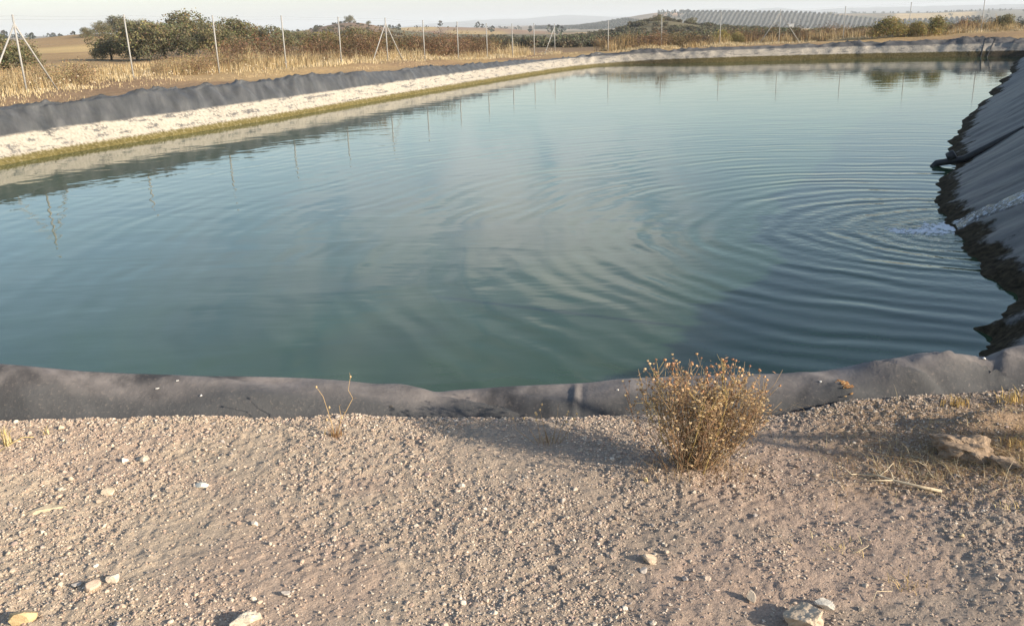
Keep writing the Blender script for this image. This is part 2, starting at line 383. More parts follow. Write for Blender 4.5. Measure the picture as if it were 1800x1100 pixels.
# colours of the land: each field keeps its own soil or stubble colour
def land_colour(X, Y, Z):
    r = np.hypot(X, Y); _, u = table_z(X, Y)
    v = np.stack([X, Y, Z-CAM_H], -1); dz = v@FW
    py = 550-FPX*(v@UP)/np.maximum(dz, 1e-3); pu = 900+FPX*(v@RT)/np.maximum(dz, 1e-3)
    n1 = fbm(X/9, Y/9, 4, 21); n2 = fbm(X/90, Y/90, 4, 31); n3 = fbm(X/2.5, Y/2.5, 3, 41)
    c = np.empty((len(X), 3))
    straw = np.array([.40, .28, .13]); earth = np.array([.27, .18, .11]); scrub = np.array([.11, .10, .06]); gold = np.array([.52, .37, .17]); grey = np.array([.15, .14, .11])
    c[:] = earth
    def put(mask, col): 
        m = np.clip(mask, 0, 1)[:, None]; c[:] = c*(1-m)+np.asarray(col)*m
    put(sstep(.35, .65, n1)*.8*(r < 80), straw)
    put(sstep(.30, .6, n3)*.4*(r < 45), (.34, .24, .14))
    far_ = sstep(60, 130, r)
    put(far_*sstep(.42, .58, n2), scrub*1.3); put(far_*(1-sstep(.42, .58, n2))*.9, (.30, .21, .12))
    put(sstep(120, 160, r)*(1-sstep(330, 420, r))*(u > 760)*.85, scrub*(.8+.5*n1[:, None]))
    # stubble and golden fields
    lf = sstep(70, 95, r)*(1-sstep(245, 300, r))*(1-sstep(190, 330, u))
    put(lf, np.array([.36, .24, .12])); put(lf*sstep(.5, .62, fbm(X/25, Y/14, 3, 77)), gold*.95); put(lf*sstep(130, 150, r)*(1-sstep(165, 175, r)), gold)
    def field(u0, u1, r0, r1, col, su=12, sr=.06): put(sstep(u0-su, u0+su, u)*(1-sstep(u1-su, u1+su, u))*sstep(r0*(1-sr), r0*(1+sr), r)*(1-sstep(r1*(1-sr), r1*(1+sr), r)), col)
    field(690, 980, 520, 780, (.30, .20, .13)); field(690, 785, 620, 900, gold*.9); field(800, 905, 480, 620, gold*.85)
    field(560, 700, 330, 520, (.22, .15, .10)); field(-700, 560, 900, 4000, (.20, .17, .13))
    field(690, 1010, 900, 4000, (.28, .22, .16)); field(1030, 1100, 560, 700, gold*.9)
    field(950, 1215, 1020, 1900, (.33, .27, .20), 10, .03); field(1165, 1212, 1330, 1440, (.52, .34, .22), 5, .02)
    put(sstep(1040, 1120, r)*sstep(1176, 1190, u)*(1-sstep(1222, 1240, u))*sstep(.4, .6, n2)*.8, scrub)
    field(1212, 1645, 1120, 1480, (.24, .22, .18), 10, .02)
    field(1420, 1530, 700, 1100, gold, 8, .02); field(1250, 1430, 900, 1110, (.42, .34, .22), 8, .03)
    field(1590, 1770, 1500, 1950, gold, 4, .02)
    field(1530, 1640, 800, 1100, (.26, .20, .15), 8); field(1560, 1760, 520, 700, gold*.8, 10, .05)
    field(1640, 1760, 1150, 1500, (.14, .14, .12), 8); field(1730, 2500, 500, 2400, (.20, .18, .13), 14)
    field(1200, 2500, 2150, 3000, (.16, .14, .11), 10)
    put(sstep(3600, 4600, r), (.16, .16, .15))
    c *= (.82+.36*n1)[:, None]
    return c
GC = land_colour(GX, GY, GZ)
m, t, b = newmat('soil')
a_ = nd(t, 'ShaderNodeAttribute', attribute_name='tint'); g_ = nd(t, 'ShaderNodeNewGeometry')
nn = noise(t, g_.outputs['Position'], 6.0, 6, 0.65); n4 = noise(t, g_.outputs['Position'], 55.0, 3, 0.6)
f_ = mth(t, 'MULTIPLY', mapr(t, nn, .3, .7, .7, 1.25, False), mapr(t, n4, .3, .7, .8, 1.2, False))
cm = nd(t, 'ShaderNodeVectorMath', operation='SCALE'); lk(t, a_.outputs['Color'], cm.inputs[0]); lk(t, f_, cm.inputs['Scale'])
lk(t, cm.outputs[0], b.inputs['Base Color']); b.inputs['Roughness'].default_value = .95; b.inputs['Specular IOR Level'].default_value = .1
bp = nd(t, 'ShaderNodeBump', i_Distance=.05, i_Strength=.7); lk(t, nn, bp.inputs['Height']); lk(t, bp.outputs[0], b.inputs['Normal'])
M_soil = m
tag(mesh('ground', np.c_[GX, GY, GZ], GF, M_soil, None, GC, True), kind='structure')
def gz(x, y): return float(ground_z(np.array([x]), np.array([y]))[0])

# ------------------------------------------------------------------ water
RIP = (5.45, 10.75)
m, t, b = newmat('pond_water')
g_ = nd(t, 'ShaderNodeNewGeometry'); sp = nd(t, 'ShaderNodeSeparateXYZ'); lk(t, g_.outputs['Position'], sp.inputs[0])
wob = noise(t, g_.outputs['Position'], .35, 2, .5); wob2 = noise(t, g_.outputs['Position'], 1.6, 2, .5)
dx = mth(t, 'SUBTRACT', sp.outputs[0], RIP[0]); dy = mth(t, 'SUBTRACT', sp.outputs[1], RIP[1])
rad = mth(t, 'SQRT', mth(t, 'ADD', mth(t, 'MULTIPLY', dx, dx), mth(t, 'MULTIPLY', dy, dy)))
radw = mth(t, 'ADD', rad, mth(t, 'ADD', mth(t, 'MULTIPLY', wob, 1.1), mth(t, 'MULTIPLY', wob2, .16)))
ph = mth(t, 'POWER', radw, 0.86)
s1 = mth(t, 'SINE', mth(t, 'MULTIPLY', ph, 27.0)); s2 = mth(t, 'SINE', mth(t, 'MULTIPLY', ph, 16.3))
dec = mth(t, 'MULTIPLY', mth(t, 'POWER', 2.718, mth(t, 'MULTIPLY', rad, -0.16)), 0.0042)
fade = mapr(t, noise(t, g_.outputs['Position'], .5, 2), .3, .62, .25, 1.0)
hh = mth(t, 'MULTIPLY', mth(t, 'MULTIPLY', mth(t, 'ADD', s1, mth(t, 'MULTIPLY', s2, .8)), dec), fade)
# churned water where the inflow drops in
ch = noise(t, g_.outputs['Position'], 7.5, 3, .55, .4); chd = mth(t, 'MULTIPLY', mth(t, 'POWER', 2.718, mth(t, 'MULTIPLY', rad, -0.85)), .030)
hh = mth(t, 'ADD', hh, mth(t, 'MULTIPLY', mth(t, 'SUBTRACT', ch, .5), chd))
sw = noise(t, mapping(t, g_.outputs['Position'], scale=(.55, 1.25, 1), rot=(0, 0, R(14))), 1.15, 2, .45, .5)
sw2 = noise(t, mapping(t, g_.outputs['Position'], scale=(.8, 2.6, 1), rot=(0, 0, R(-6))), 3.0, 2, .5)
hh = mth(t, 'ADD', hh, mth(t, 'MULTIPLY', sw, .0065)); hh = mth(t, 'ADD', hh, mth(t, 'MULTIPLY', sw2, .0010))
bp = nd(t, 'ShaderNodeBump', i_Distance=1.0, i_Strength=1.0); lk(t, hh, bp.inputs['Height']); lk(t, bp.outputs[0], b.inputs['Normal'])
mk = noise(t, g_.outputs['Position'], .5, 4, .6, .8)
lk(t, ramp(t, mk, [(.3, (.024, .050, .026)), (.7, (.038, .074, .034))]), b.inputs['Base Color'])
b.inputs['Roughness'].default_value = .02; b.inputs['IOR'].default_value = 1.333
M_water = m
cen = WX.mean(0)
wo_ = WX[::4]; nrm = np.roll(wo_, -1, 0)-np.roll(wo_, 1, 0); nrm = np.c_[nrm[:, 1], -nrm[:, 0]]/np.linalg.norm(nrm, axis=1)[:, None]
wo_ = wo_+nrm*0.35
tag(mesh('water', np.c_[wo_, np.zeros(len(wo_))], [list(range(len(wo_)))], M_water), kind='structure')

# ------------------------------------------------------------------ black liner
VS = np.array([-1.3, -.6, -.25, -.1, -.05, 0, .03, .06, .09, .12, .16, .2, .25, .3, .36, .42, .48, .54, .6, .66, .72, .78, .84, .88, .92, .95, .98, 1.0,
               1.03, 1.07, 1.12, 1.2, 1.3, 1.4, 1.5, 1.6, 1.7, 1.8, 1.88, 1.94, 2.0, 2.12, 2.4])
def liner():
    nv = len(VS); P = np.zeros((ND_, nv, 3)); W3 = np.c_[WX, np.zeros(ND_)]
    near = sstep(4.5, 2.6, np.abs(CR[:, 0]))*(CR[:, 1] < 4.6)          # weight of the close-up stretch
    up = np.zeros(3); up[2] = 1
    outw = CR[:, :2]-WX; outw /= np.linalg.norm(outw, axis=1)[:, None]
    O3 = np.c_[outw, np.zeros(ND_)]
    for k, v in enumerate(VS):
        if v <= 1: p = W3+(CR-W3)*v
        else:
            q = v-1
            if q <= 1: p = CR+(GR-CR)*q; 
            else: p = GR+O3*(q-1)*0.5-up*(q-1)*0.9
            if q <= 1:
                # rounded shoulder, then a slack hollow before the gravel
                hump = .32*(CR[:, 2]-GR[:, 2]).clip(.03, .2)*np.sin(np.pi*q**.75)
                sag = -.035*np.exp(-((q-.9)/.12)**2)*(.5+.9*vn(arc*1.1, arc*0, 8))
                p = p+up*(hump+sag)[:, None]
        P[:, k] = p
    # soften the crest
    for _ in range(2):
        c = list(VS).index(1.0)
        for k in range(c-4, c+4): P[:, k, 2] = (P[:, k-1, 2]+2*P[:, k, 2]+P[:, k+1, 2])/4
    A = arc[:, None]+0*VS[None]; Vv = VS[None]+0*arc[:, None]
    on = np.clip(Vv+.1, 0, 1)*np.clip((2.0-Vv)/.3, 0, 1)*(1-near[:, None]*sstep(.2, .7, Vv))
    # long folds running down the slope, slightly skewed
    def folds(sk, fr, seed, sharp=1.0):
        n = vn((A+sk*Vv)*fr, Vv*.8+seed, seed); n = 1-np.abs(2*n-1); return n**(1.5*sharp)
    big = folds(.9, 1.1, 3)+.55*folds(-.5, 2.3, 5)+.3*folds(.6, 4.1, 6, 1.6)
    P[:, :, 2] += (WRK[:, None]*on*.075*(big-.75)*(1-.85*np.exp(-((Vv-1.0)/.14)**2)*(CR[:, :1] < 4)))
    P[:, :, :2] -= O3[:, None, :2]*(WRK[:, None]*on*.05*(big-.75))[:, :, None]
    mod = sstep(.35, .7, vn(arc*.35, arc*0+2, 14))[:, None]
    fine = folds(1.4, 6.0, 12, 1.6); P[:, :, 2] += mod*WRK[:, None]*on*.03*fine
    cre = (1-np.abs(2*vn(A*1.35+.35*Vv, 0*Vv+1, 15)-1))**7+.6*(1-np.abs(2*vn(A*2.9+.6*Vv, 0*Vv+4, 16)-1))**7
    cre = cre*sstep(.25, .6, vn(A*.5, Vv*1.2, 17)); P[:, :, 2] += WRK[:, None]*on*.065*cre*(1-.75*np.exp(-((Vv-1.0)/.14)**2))
    # crest line wanders a little away from the close-up stretch
    wander = (vn(arc*.45, arc*0, 4)-.5)*.055+(vn(arc*1.7, arc*0, 6)-.5)*.015
    P[:, :, 2] += (wander*(1-near))[:, None]*np.clip(Vv, 0, 1)
    # close-up wrinkles of the near ridge
    X = P[:, :, 0]; nw = near[:, None]*np.clip((Vv-.5)/.4, 0, 1)*np.clip((2.0-Vv)/.15, 0, 1)
    offc = 1-.85*np.exp(-((Vv-1.0)/.10)**2)
    P[:, :, 2] += nw*offc*(.030*(vn(X*1.6+.9*Vv, Vv*1.3, 51)-.5)+.007*(vn(X*4.5+1.5*Vv, Vv*2, 52)-.5)+.005*(vn(X*16+4*Vv, Vv*7, 53)-.5))
    def ridge(x0, skew, w, h, v0=1.0, v1=2.0):
        """a soft fold that starts on the crest at x0 and runs down-right towards the gravel"""
        q = np.clip(Vv-1.0, 0, 1); dd = X-(x0+skew*q); dd = dd/w
        prof = np.exp(-dd**2)-.55*np.exp(-((dd-1.5)/1.0)**2)
        P[:, :, 2] += near[:, None]*h*prof*sstep(v0, v0+.25, Vv)*(1-sstep(v1-.3, v1, Vv))
    ridge(-.58, .70, .085, .030, 1.10); ridge(-.36, .6, .09, -.022, 1.10); ridge(-.95, .5, .09, .012, 1.10)
    ridge(1.66, .18, .03, .018, 1.05); ridge(1.95, .2, .03, .016, 1.05); ridge(2.25, .3, .03, .018, 1.05); ridge(1.50, .34, .05, .036, 1.08); ridge(1.80, .42, .055, .040, 1.08); ridge(2.10, .30, .045, .030, 1.08); ridge(2.38, .3, .06, .035, 1.08)
    ridge(.285, -.04, .016, .012); ridge(1.25, .25, .07, .018); ridge(-1.5, .6, .2, .02); ridge(-1.9, .5, .2, -.02)
    # crusty ragged waterline on the shaded side
    rag = (vn(arc[:, None]*9, Vv*30, 61)-.5)*.06*ALG[:, None]*WRK[:, None].clip(0, 1)*np.exp(-((Vv-.04)/.12)**2)
    P[:, :, :2] -= O3[:, None, :2]*rag[:, :, None]; P[:, :, 2] += np.abs(rag)*.5
    rag2 = (fbm(arc[:, None]*1.1+0*Vv, 0*Vv+3, 3, 62)-.5)*.40*ALG[:, None]*(SALT[:, None] < .3)*np.exp(-(Vv/.35)**2)*(arc[:, None] > 0)
    P[:, :, :2] -= O3[:, None, :2]*rag2[:, :, None]
    col = np.stack([SALT[:, None]+0*Vv, ALG[:, None]+0*Vv, DUST[:, None]+0*Vv], -1).reshape(-1, 3)
    i, k = np.meshgrid(np.arange(ND_), np.arange(nv-1), indexing='ij'); j = (i+1) % ND_
    F = np.stack([i*nv+k, j*nv+k, j*nv+k+1, i*nv+k+1], -1).reshape(-1, 4)
    me_o = mesh('pond_liner', P.reshape(-1, 3), F, None, None, col, True)
    uv = me_o.data.attributes.new('along', 'FLOAT_VECTOR', 'POINT')
    uvd = np.stack([A, Vv, AH[:, None]+0*A], -1).reshape(-1, 3).astype(np.float32); uv.data.foreach_set('vector', uvd.ravel())
    return me_o, P
ln, LP = liner()
def liner_mat():
    m, t, b = newmat('liner_sheet')
    a = nd(t, 'ShaderNodeAttribute', attribute_name='tint'); u = nd(t, 'ShaderNodeAttribute', attribute_name='along')
    g = nd(t, 'ShaderNodeNewGeometry'); P = g.outputs['Position']
    sc = nd(t, 'ShaderNodeSeparateColor'); lk(t, a.outputs['Color'], sc.inputs[0]); salt, alg, dust = sc.outputs[0], sc.outputs[1], sc.outputs[2]
    z = nd(t, 'ShaderNodeSeparateXYZ'); lk(t, P, z.inputs[0]); z = z.outputs[2]
    su = nd(t, 'ShaderNodeSeparateXYZ'); lk(t, u.outputs['Vector'], su.inputs[0]); vv = su.outputs[1]; ah = su.outputs[2]
    nA = noise(t, P, 3.0, 5, .65); nB = noise(t, P, 14.0, 4, .6); nC = noise(t, mapping(t, u.outputs['Vector'], scale=(1.4, 9, 0)), 1.0, 5, .65, .3)
    nD = noise(t, P, 70.0, 3, .6)
    base = ramp(t, nA, [(.3, (.038, .041, .044)), (.7, (.072, .075, .077))])
    skw = nd(t, 'ShaderNodeCombineXYZ'); lk(t, mth(t, 'ADD', su.outputs[0], mth(t, 'MULTIPLY', vv, .8)), skw.inputs[0]); lk(t, mth(t, 'MULTIPLY', vv, .5), skw.inputs[1])
    fs = noise(t, skw.outputs[0], 2.6, 4, .6)
    base = mixc(t, mapr(t, salt, .6, 1.0, 0, 1), base, ramp(t, fs, [(.32, (.046, .048, .050)), (.55, (.080, .082, .084)), (.72, (.125, .126, .125))]))   # highlights on the folds, painted in as paler streaks
    hol_shade = mapr(t, mth(t, 'ADD', vv, mth(t, 'MULTIPLY', mth(t, 'SUBTRACT', nA, .5), .9)), 1.30, 1.75, 1.0, .12)   # dust colour thinned low down to paint in the hollow's shade
    dusty = mth(t, 'MULTIPLY', mth(t, 'MULTIPLY', dust, mapr(t, nA, .3, .72, .55, 1.0)), hol_shade)
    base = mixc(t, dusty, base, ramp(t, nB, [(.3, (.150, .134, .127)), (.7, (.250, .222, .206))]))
    # grey silt on the shaded slope
    silt = mth(t, 'MULTIPLY', mapr(t, nC, .40, .60), mth(t, 'MULTIPLY', alg, mapr(t, salt, .0, .3, .75, .25)))
    base = mixc(t, silt, base, (.078, .084, .080))
    strk = noise(t, mapping(t, u.outputs['Vector'], scale=(2.2, .55, 0)), 1.0, 4, .6, .4)
    base = mixc(t, mth(t, 'MULTIPLY', mapr(t, strk, .50, .66, 0, .8), mapr(t, salt, 0, .5, 1.0, .3)), base, (.022, .024, .027))
    zz = mth(t, 'ADD', z, mth(t, 'MULTIPLY', mth(t, 'SUBTRACT', nA, .5), .10))
    # salt crust band with dark breaks
    zr = mth(t, 'SUBTRACT', zz, ah)
    band = mth(t, 'MULTIPLY', mapr(t, zr, -.08, -.02), mapr(t, zr, .37, .44, 1.0, 0.0))
    brk = mapr(t, mth(t, 'ADD', mth(t, 'MULTIPLY', nC, .7), mth(t, 'MULTIPLY', nB, .3)), .39, .50, .18, 1.0)
    saltf = mth(t, 'MULTIPLY', mth(t, 'MULTIPLY', band, salt), brk, clamp=True)
    base = mixc(t, saltf, base, ramp(t, nB, [(.3, (.30, .27, .22)), (.7, (.44, .40, .335))]))
    # algae just over the water
    za = mth(t, 'ADD', z, mth(t, 'ADD', mth(t, 'MULTIPLY', mth(t, 'SUBTRACT', nB, .5), .12), mth(t, 'MULTIPLY', mth(t, 'SUBTRACT', nA, .5), mapr(t, salt, .1, .5, .45, .04))))
    algf = mth(t, 'MULTIPLY', mapr(t, mth(t, 'SUBTRACT', za, ah), -.02, .05, 1.0, 0.0), mth(t, 'MINIMUM', mth(t, 'MULTIPLY', alg, 1.1), 1.0), clamp=True)
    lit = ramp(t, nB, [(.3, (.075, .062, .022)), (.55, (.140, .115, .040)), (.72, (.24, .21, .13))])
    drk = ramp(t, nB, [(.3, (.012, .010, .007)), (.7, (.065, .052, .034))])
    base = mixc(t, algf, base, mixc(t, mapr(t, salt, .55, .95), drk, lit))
    # specks of dirt and droppings
    vo = nd(t, 'ShaderNodeTexVoronoi', i_Scale=9.0); lk(t, P, vo.inputs['Vector'])
    rnd = nd(t, 'ShaderNodeSeparateColor'); lk(t, vo.outputs['Color'], rnd.inputs[0])
    spk = mth(t, 'MULTIPLY', mth(t, 'LESS_THAN', vo.outputs['Distance'], mth(t, 'MULTIPLY', rnd.outputs[1], .045)), mth(t, 'GREATER_THAN', rnd.outputs[0], .82))
    base = mixc(t, mth(t, 'MULTIPLY', spk, dust), base, (.55, .52, .48))
    base = mixc(t, mth(t, 'MULTIPLY', mapr(t, nD, .55, .75, 0, .35), dust), base, (.24, .20, .17))
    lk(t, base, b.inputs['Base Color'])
    b.inputs['Roughness'].default_value = .62; b.inputs['Specular IOR Level'].default_value = .35
    rg = mapr(t, dust, 0, 1, .50, .85); lk(t, mth(t, 'ADD', mth(t, 'ADD', rg, mth(t, 'MULTIPLY', saltf, .3)), mth(t, 'MULTIPLY', algf, .4), clamp=True), b.inputs['Roughness'])
    lk(t, mapr(t, algf, 0, 1, .35, .04, False), b.inputs['Specular IOR Level'])
    hgt = mth(t, 'ADD', mth(t, 'MULTIPLY', nB, .4), mth(t, 'ADD', mth(t, 'MULTIPLY', nD, .15), mth(t, 'MULTIPLY', algf, nB)))
    bp = nd(t, 'ShaderNodeBump', i_Distance=.02, i_Strength=.55); lk(t, hgt, bp.inputs['Height']); lk(t, bp.outputs[0], b.inputs['Normal'])
    return m
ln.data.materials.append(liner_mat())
tag(ln, 'black plastic liner sheet lining the banks of the reservoir, dusty ridge in front', 'pond liner')
def liner_at(x, y):      # liner point seen at a pixel (nearest sample to that line of sight)
    d = ray(x, y); d = d/np.linalg.norm(d); Q = LP[:, :40].reshape(-1, 3)-CP; tt = Q@d
    e = np.linalg.norm(Q-tt[:, None]*d, axis=1)/np.maximum(tt, .1); e[tt < .5] = 9
    best = np.where(e < e.min()+.0015)[0]; k = best[np.argmin(tt[best])]
    return LP[:, :40].reshape(-1, 3)[k]

# ------------------------------------------------------------------ gravel bank at the photographer's feet
GXs, GYs, GZs = GR[:, 0], GR[:, 1], GR[:, 2]
_sel = (GR[:, 1] < 4.3) & (np.abs(GR[:, 0]) < 6); _o = np.argsort(GR[_sel, 0])
def edge_y(x): return np.interp(x, GR[_sel, 0][_o], GR[_sel, 1][_o])
def edge_z(x): return np.interp(x, GR[_sel, 0][_o], GR[_sel, 2][_o])
ROCK = (1.80, 3.10)
def bank_z(x, y, detail=True):
    ye = edge_y(x); e = ye-y
    base = gauss_near(x, y); w = np.exp(-np.clip(e, 0, 9)/.45); z = base*(1-w)+edge_z(x)*w
    z = z+.030*(fbm(x*1.1, y*1.1, 2, 71)-.5)+.022*(fbm(x*4.2, y*4.2, 3, 72)-.5)
    z = z+.010*(np.exp(-np.clip(e, 0, 9)/.05))*(fbm(x*9, y*9, 2, 75))           # lip against the liner
    # earth hump with a rock face on the right
    dx = x-ROCK[0]; dy = y-ROCK[1]
    z = z+.075*np.exp(-(dx/.17)**2-(dy/.075)**2)+.035*np.exp(-((dx-.25)/.2)**2-((dy+.03)/.12)**2)
    z = z+.05*np.exp(-((x-2.5)/.35)**2-((y-3.05)/.3)**2)+.05*np.exp(-((x-2.35)/.3)**2-((y-2.5)/.16)**2)
    z = z+.022*np.exp(-((x-.62)/.16)**2-((y-2.93)/.1)**2)
    if detail:
        cl = sstep(.35, .6, fbm(x*2.0, y*2.0, 3, 79))
        z = z+(.004+.005*cl)*(vn(x*60, y*60, 73)-.5)+.005*(vn(x*26, y*26, 76)-.5)+.005*(vn(x*110, y*110, 74)-.5)
    drop = np.clip(y-ye, 0, 1); z = z-sstep(0.0, .10, drop)*.16
    return z
xs = np.r_[np.arange(-5.2, -2.9, .06), np.arange(-2.9, 2.9, .0085), np.arange(2.9, 4.5, .06)]
ys = np.r_[np.arange(.2, 1.75, .06), np.arange(1.75, 3.66, .0085)]
BX, BY = np.meshgrid(xs, ys, indexing='ij'); BZ = bank_z(BX.ravel(), BY.ravel())
nx_, ny_ = len(xs), len(ys)
i, k = np.meshgrid(np.arange(nx_-1), np.arange(ny_-1), indexing='ij')
BF = np.stack([i*ny_+k, (i+1)*ny_+k, (i+1)*ny_+k+1, i*ny_+k+1], -1).reshape(-1, 4)
bx, by = BX.ravel(), BY.ravel()
edge_dist = np.minimum(np.minimum(bx+5.2, 4.5-bx), by-.2); BZ = BZ-.16*(1-sstep(0, .35, edge_dist))
cn = fbm(bx*1.6, by*1.6, 4, 81); cn2 = fbm(bx*11, by*11, 3, 82); warm_sun = sstep(1.2, -2.2, bx)
BC = (np.array([.295, .235, .185])*(1-warm_sun)[:, None]+np.array([.44, .355, .262])*warm_sun[:, None])*(.8+.25*cn+.18*cn2)[:, None]  # left sunlit tone and darker grazing shade on the right painted into the colour
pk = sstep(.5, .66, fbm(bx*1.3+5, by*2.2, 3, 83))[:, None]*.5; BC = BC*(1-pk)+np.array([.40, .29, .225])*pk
lit_ = (sstep(.95, 1.5, bx)*sstep(2.6, 2.8, by)*sstep(.35, .6, cn))[:, None]*.6; BC = BC*(1-lit_)+np.array([.23, .155, .085])*lit_
m, t, b = newmat('gravelly_earth')
a_ = nd(t, 'ShaderNodeAttribute', attribute_name='tint'); g_ = nd(t, 'ShaderNodeNewGeometry')
n1_ = noise(t, g_.outputs['Position'], 120, 4, .7); n2_ = noise(t, g_.outputs['Position'], 320, 2, .6)
f_ = mth(t, 'MULTIPLY', mapr(t, n1_, .3, .7, .72, 1.25, False), mapr(t, n2_, .3, .7, .85, 1.15, False))
cm = nd(t, 'ShaderNodeVectorMath', operation='SCALE'); lk(t, a_.outputs['Color'], cm.inputs[0]); lk(t, f_, cm.inputs['Scale'])
lk(t, cm.outputs[0], b.inputs['Base Color']); b.inputs['Roughness'].default_value = .95; b.inputs['Specular IOR Level'].default_value = .15
bp = nd(t, 'ShaderNodeBump', i_Distance=.006, i_Strength=.8); lk(t, n1_, bp.inputs['Height']); lk(t, bp.outputs[0], b.inputs['Normal'])
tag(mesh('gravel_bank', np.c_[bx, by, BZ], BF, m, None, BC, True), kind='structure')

def ico(sub):
    p = (1+5**.5)/2; V = [(-1, p, 0), (1, p, 0), (-1, -p, 0), (1, -p, 0), (0, -1, p), (0, 1, p), (0, -1, -p), (0, 1, -p), (p, 0, -1), (p, 0, 1), (-p, 0, -1), (-p, 0, 1)]
    F = [(0, 11, 5), (0, 5, 1), (0, 1, 7), (0, 7, 10), (0, 10, 11), (1, 5, 9), (5, 11, 4), (11, 10, 2), (10, 7, 6), (7, 1, 8), (3, 9, 4), (3, 4, 2), (3, 2, 6), (3, 6, 8), (3, 8, 9), (4, 9, 5), (2, 4, 11), (6, 2, 10), (8, 6, 7), (9, 8, 1)]
    V = [np.array(v)/np.linalg.norm(v) for v in V]
    for _ in range(sub):
        nf = []; mid = {}
        def mp(a, b):
            k = (min(a, b), max(a, b))
            if k not in mid:
                q = V[a]+V[b]; V.append(q/np.linalg.norm(q)); mid[k] = len(V)-1
            return mid[k]
        for (a, b_, c) in F:
            x, y, z = mp(a, b_), mp(b_, c), mp(c, a); nf += [(a, x, z), (b_, y, x), (c, z, y), (x, y, z)]
        F = nf
    return np.array(V), np.array(F)
def pebbles(n, smin, smax, sub, seed, region):
    rg = np.random.default_rng(seed); V0, F0 = ico(sub); nv = len(V0)
    x, y = region(n, rg); n = len(x)
    s = smin*(smax/smin)**(rg.random(n)**1.7)
    var = [V0*(1+.28*rg.standard_normal((nv, 1)).clip(-1.2, 1.2)) for _ in range(14)]
    if sub: 
        for q in range(14):
            ax = rg.standard_normal((7, 3)); ax /= np.linalg.norm(ax, axis=1)[:, None]; v = V0.copy()
            for a in ax: dd = v@a; v = v-np.outer(np.clip(dd-.62, 0, 1), a)
            var[q] = v*(1+.05*rg.standard_normal((nv, 1)))
    var = np.array(var); vi = rg.integers(0, 14, n)
    a = rg.random(n)*2*np.pi; sc = np.stack([s*(.8+.5*rg.random(n)), s*(.7+.35*rg.random(n)), s*(.45+.35*rg.random(n))], -1)
    v = var[vi]*sc[:, None, :]; ca, sa = np.cos(a), np.sin(a)
    vx = v[:, :, 0]*ca[:, None]-v[:, :, 1]*sa[:, None]; vy = v[:, :, 0]*sa[:, None]+v[:, :, 1]*ca[:, None]
    z = bank_z(x, y)+s*.18
    V = np.stack([vx+x[:, None], vy+y[:, None], v[:, :, 2]+z[:, None]], -1).reshape(-1, 3)
    F = (F0[None]+(np.arange(n)*nv)[:, None, None]).reshape(-1, 3)
    pal = np.array([[.46, .37, .29], [.41, .34, .27], [.53, .45, .36], [.37, .28, .22], [.44, .33, .26], [.33, .29, .26], [.60, .53, .44], [.46, .35, .29]])
    c = pal[rg.choice(8, n, p=[.24, .18, .16, .12, .10, .09, .05, .06])]*(.82+.36*rg.random((n, 1)))
    c = c*(.95-.20*sstep(.0, 2.0, x))[:, None]; c = c*(1+np.outer(sstep(1.0, -2.2, x), [.05, .03, .0]))  # pebbles also darkened to the right to paint in the grazing shade
    return V, F, np.repeat(c, nv, 0)
def reg_fine(n, rg):
    # denser close to the lens, clumped in drifts
    x = rg.uniform(-2.95, 2.95, n*3); y = 1.8+(edge_y(x)-.0-1.8)*rg.random(n*3)
    keep = rg.random(n*3) < .22+.78*sstep(.36, .60, fbm(x*1.9, y*1.9, 3, 79)); return x[keep][:n], y[keep][:n]
def reg_edge(n, rg):
    x = rg.uniform(-2.95, 2.95, n); return x, edge_y(x)+.012-np.abs(rg.normal(0, .035, n))
parts = [pebbles(95000, .0018, .0056, 0, 1, reg_fine), pebbles(2600, .005, .013, 1, 2, reg_fine), pebbles(6000, .0025, .007, 0, 3, reg_edge)]
pv = np.vstack([p[0] for p in parts]); off = np.cumsum([0]+[len(p[0]) for p in parts[:-1]])
pf = np.vstack([p[1]+o for p, o in zip(parts, off)]); pc = np.vstack([p[2] for p in parts])
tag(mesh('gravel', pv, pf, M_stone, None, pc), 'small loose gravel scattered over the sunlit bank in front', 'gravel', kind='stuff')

# ------------------------------------------------------------------ single stones
def stone_mesh(seed, dims, col, cuts=9, sub=3, rough=.05):
    rg = np.random.default_rng(seed); V, F = ico(sub); V = V.copy()
    ax = rg.standard_normal((cuts, 3)); ax /= np.linalg.norm(ax, axis=1)[:, None]
    for a in ax:
        dd = V@a; V = V-np.outer(np.clip(dd-rg.uniform(.45, .75), 0, 1), a)
    V *= (1+rough*(fbm(V[:, 0]*3+9, V[:, 1]*3+V[:, 2]*2.3+9, 4, seed)-.5)*2)[:, None]
    V = V*np.array(dims)/2
    tone = .8+.4*fbm(V[:, 0]*40+5, V[:, 1]*40+V[:, 2]*33+5, 3, seed+1)
    return mesh('stone', V, F, M_stone, None, np.outer(tone, col), False, link=False)
def put_stone(px, py, dims, col, label, seed, rz=0, sink=.3, tilt=0.0, group=None, name='stone', rough=.07):
    p = at(px, py, 1.0); p = at(px, py, float(bank_z(p[:1], p[1:2])[0])); z = float(bank_z(p[:1], p[1:2], False)[0])
    o = objm(name, stone_mesh(seed, dims, col, 9, 4, rough), None, (p[0], p[1], z+dims[2]*(.5-sink))); o.rotation_euler = (tilt, tilt*.5, rz)
    return tag(o, label, 'stone', group)
TAN, PALE, OCH, GRY = (.42, .34, .26), (.47, .42, .34), (.48, .36, .20), (.36, .34, .31)
put_stone(1415, 1100, (.13, .12, .085), (.44, .36, .27), 'large rough tan stone cut by the bottom of the photo, right of centre', 3, .3, .36, rough=.22)
put_stone(1448, 1068, (.060, .036, .032), (.47, .45, .40), 'angular pale grey stone leaning on the large rough tan stone', 4, -.5, .2, .3)
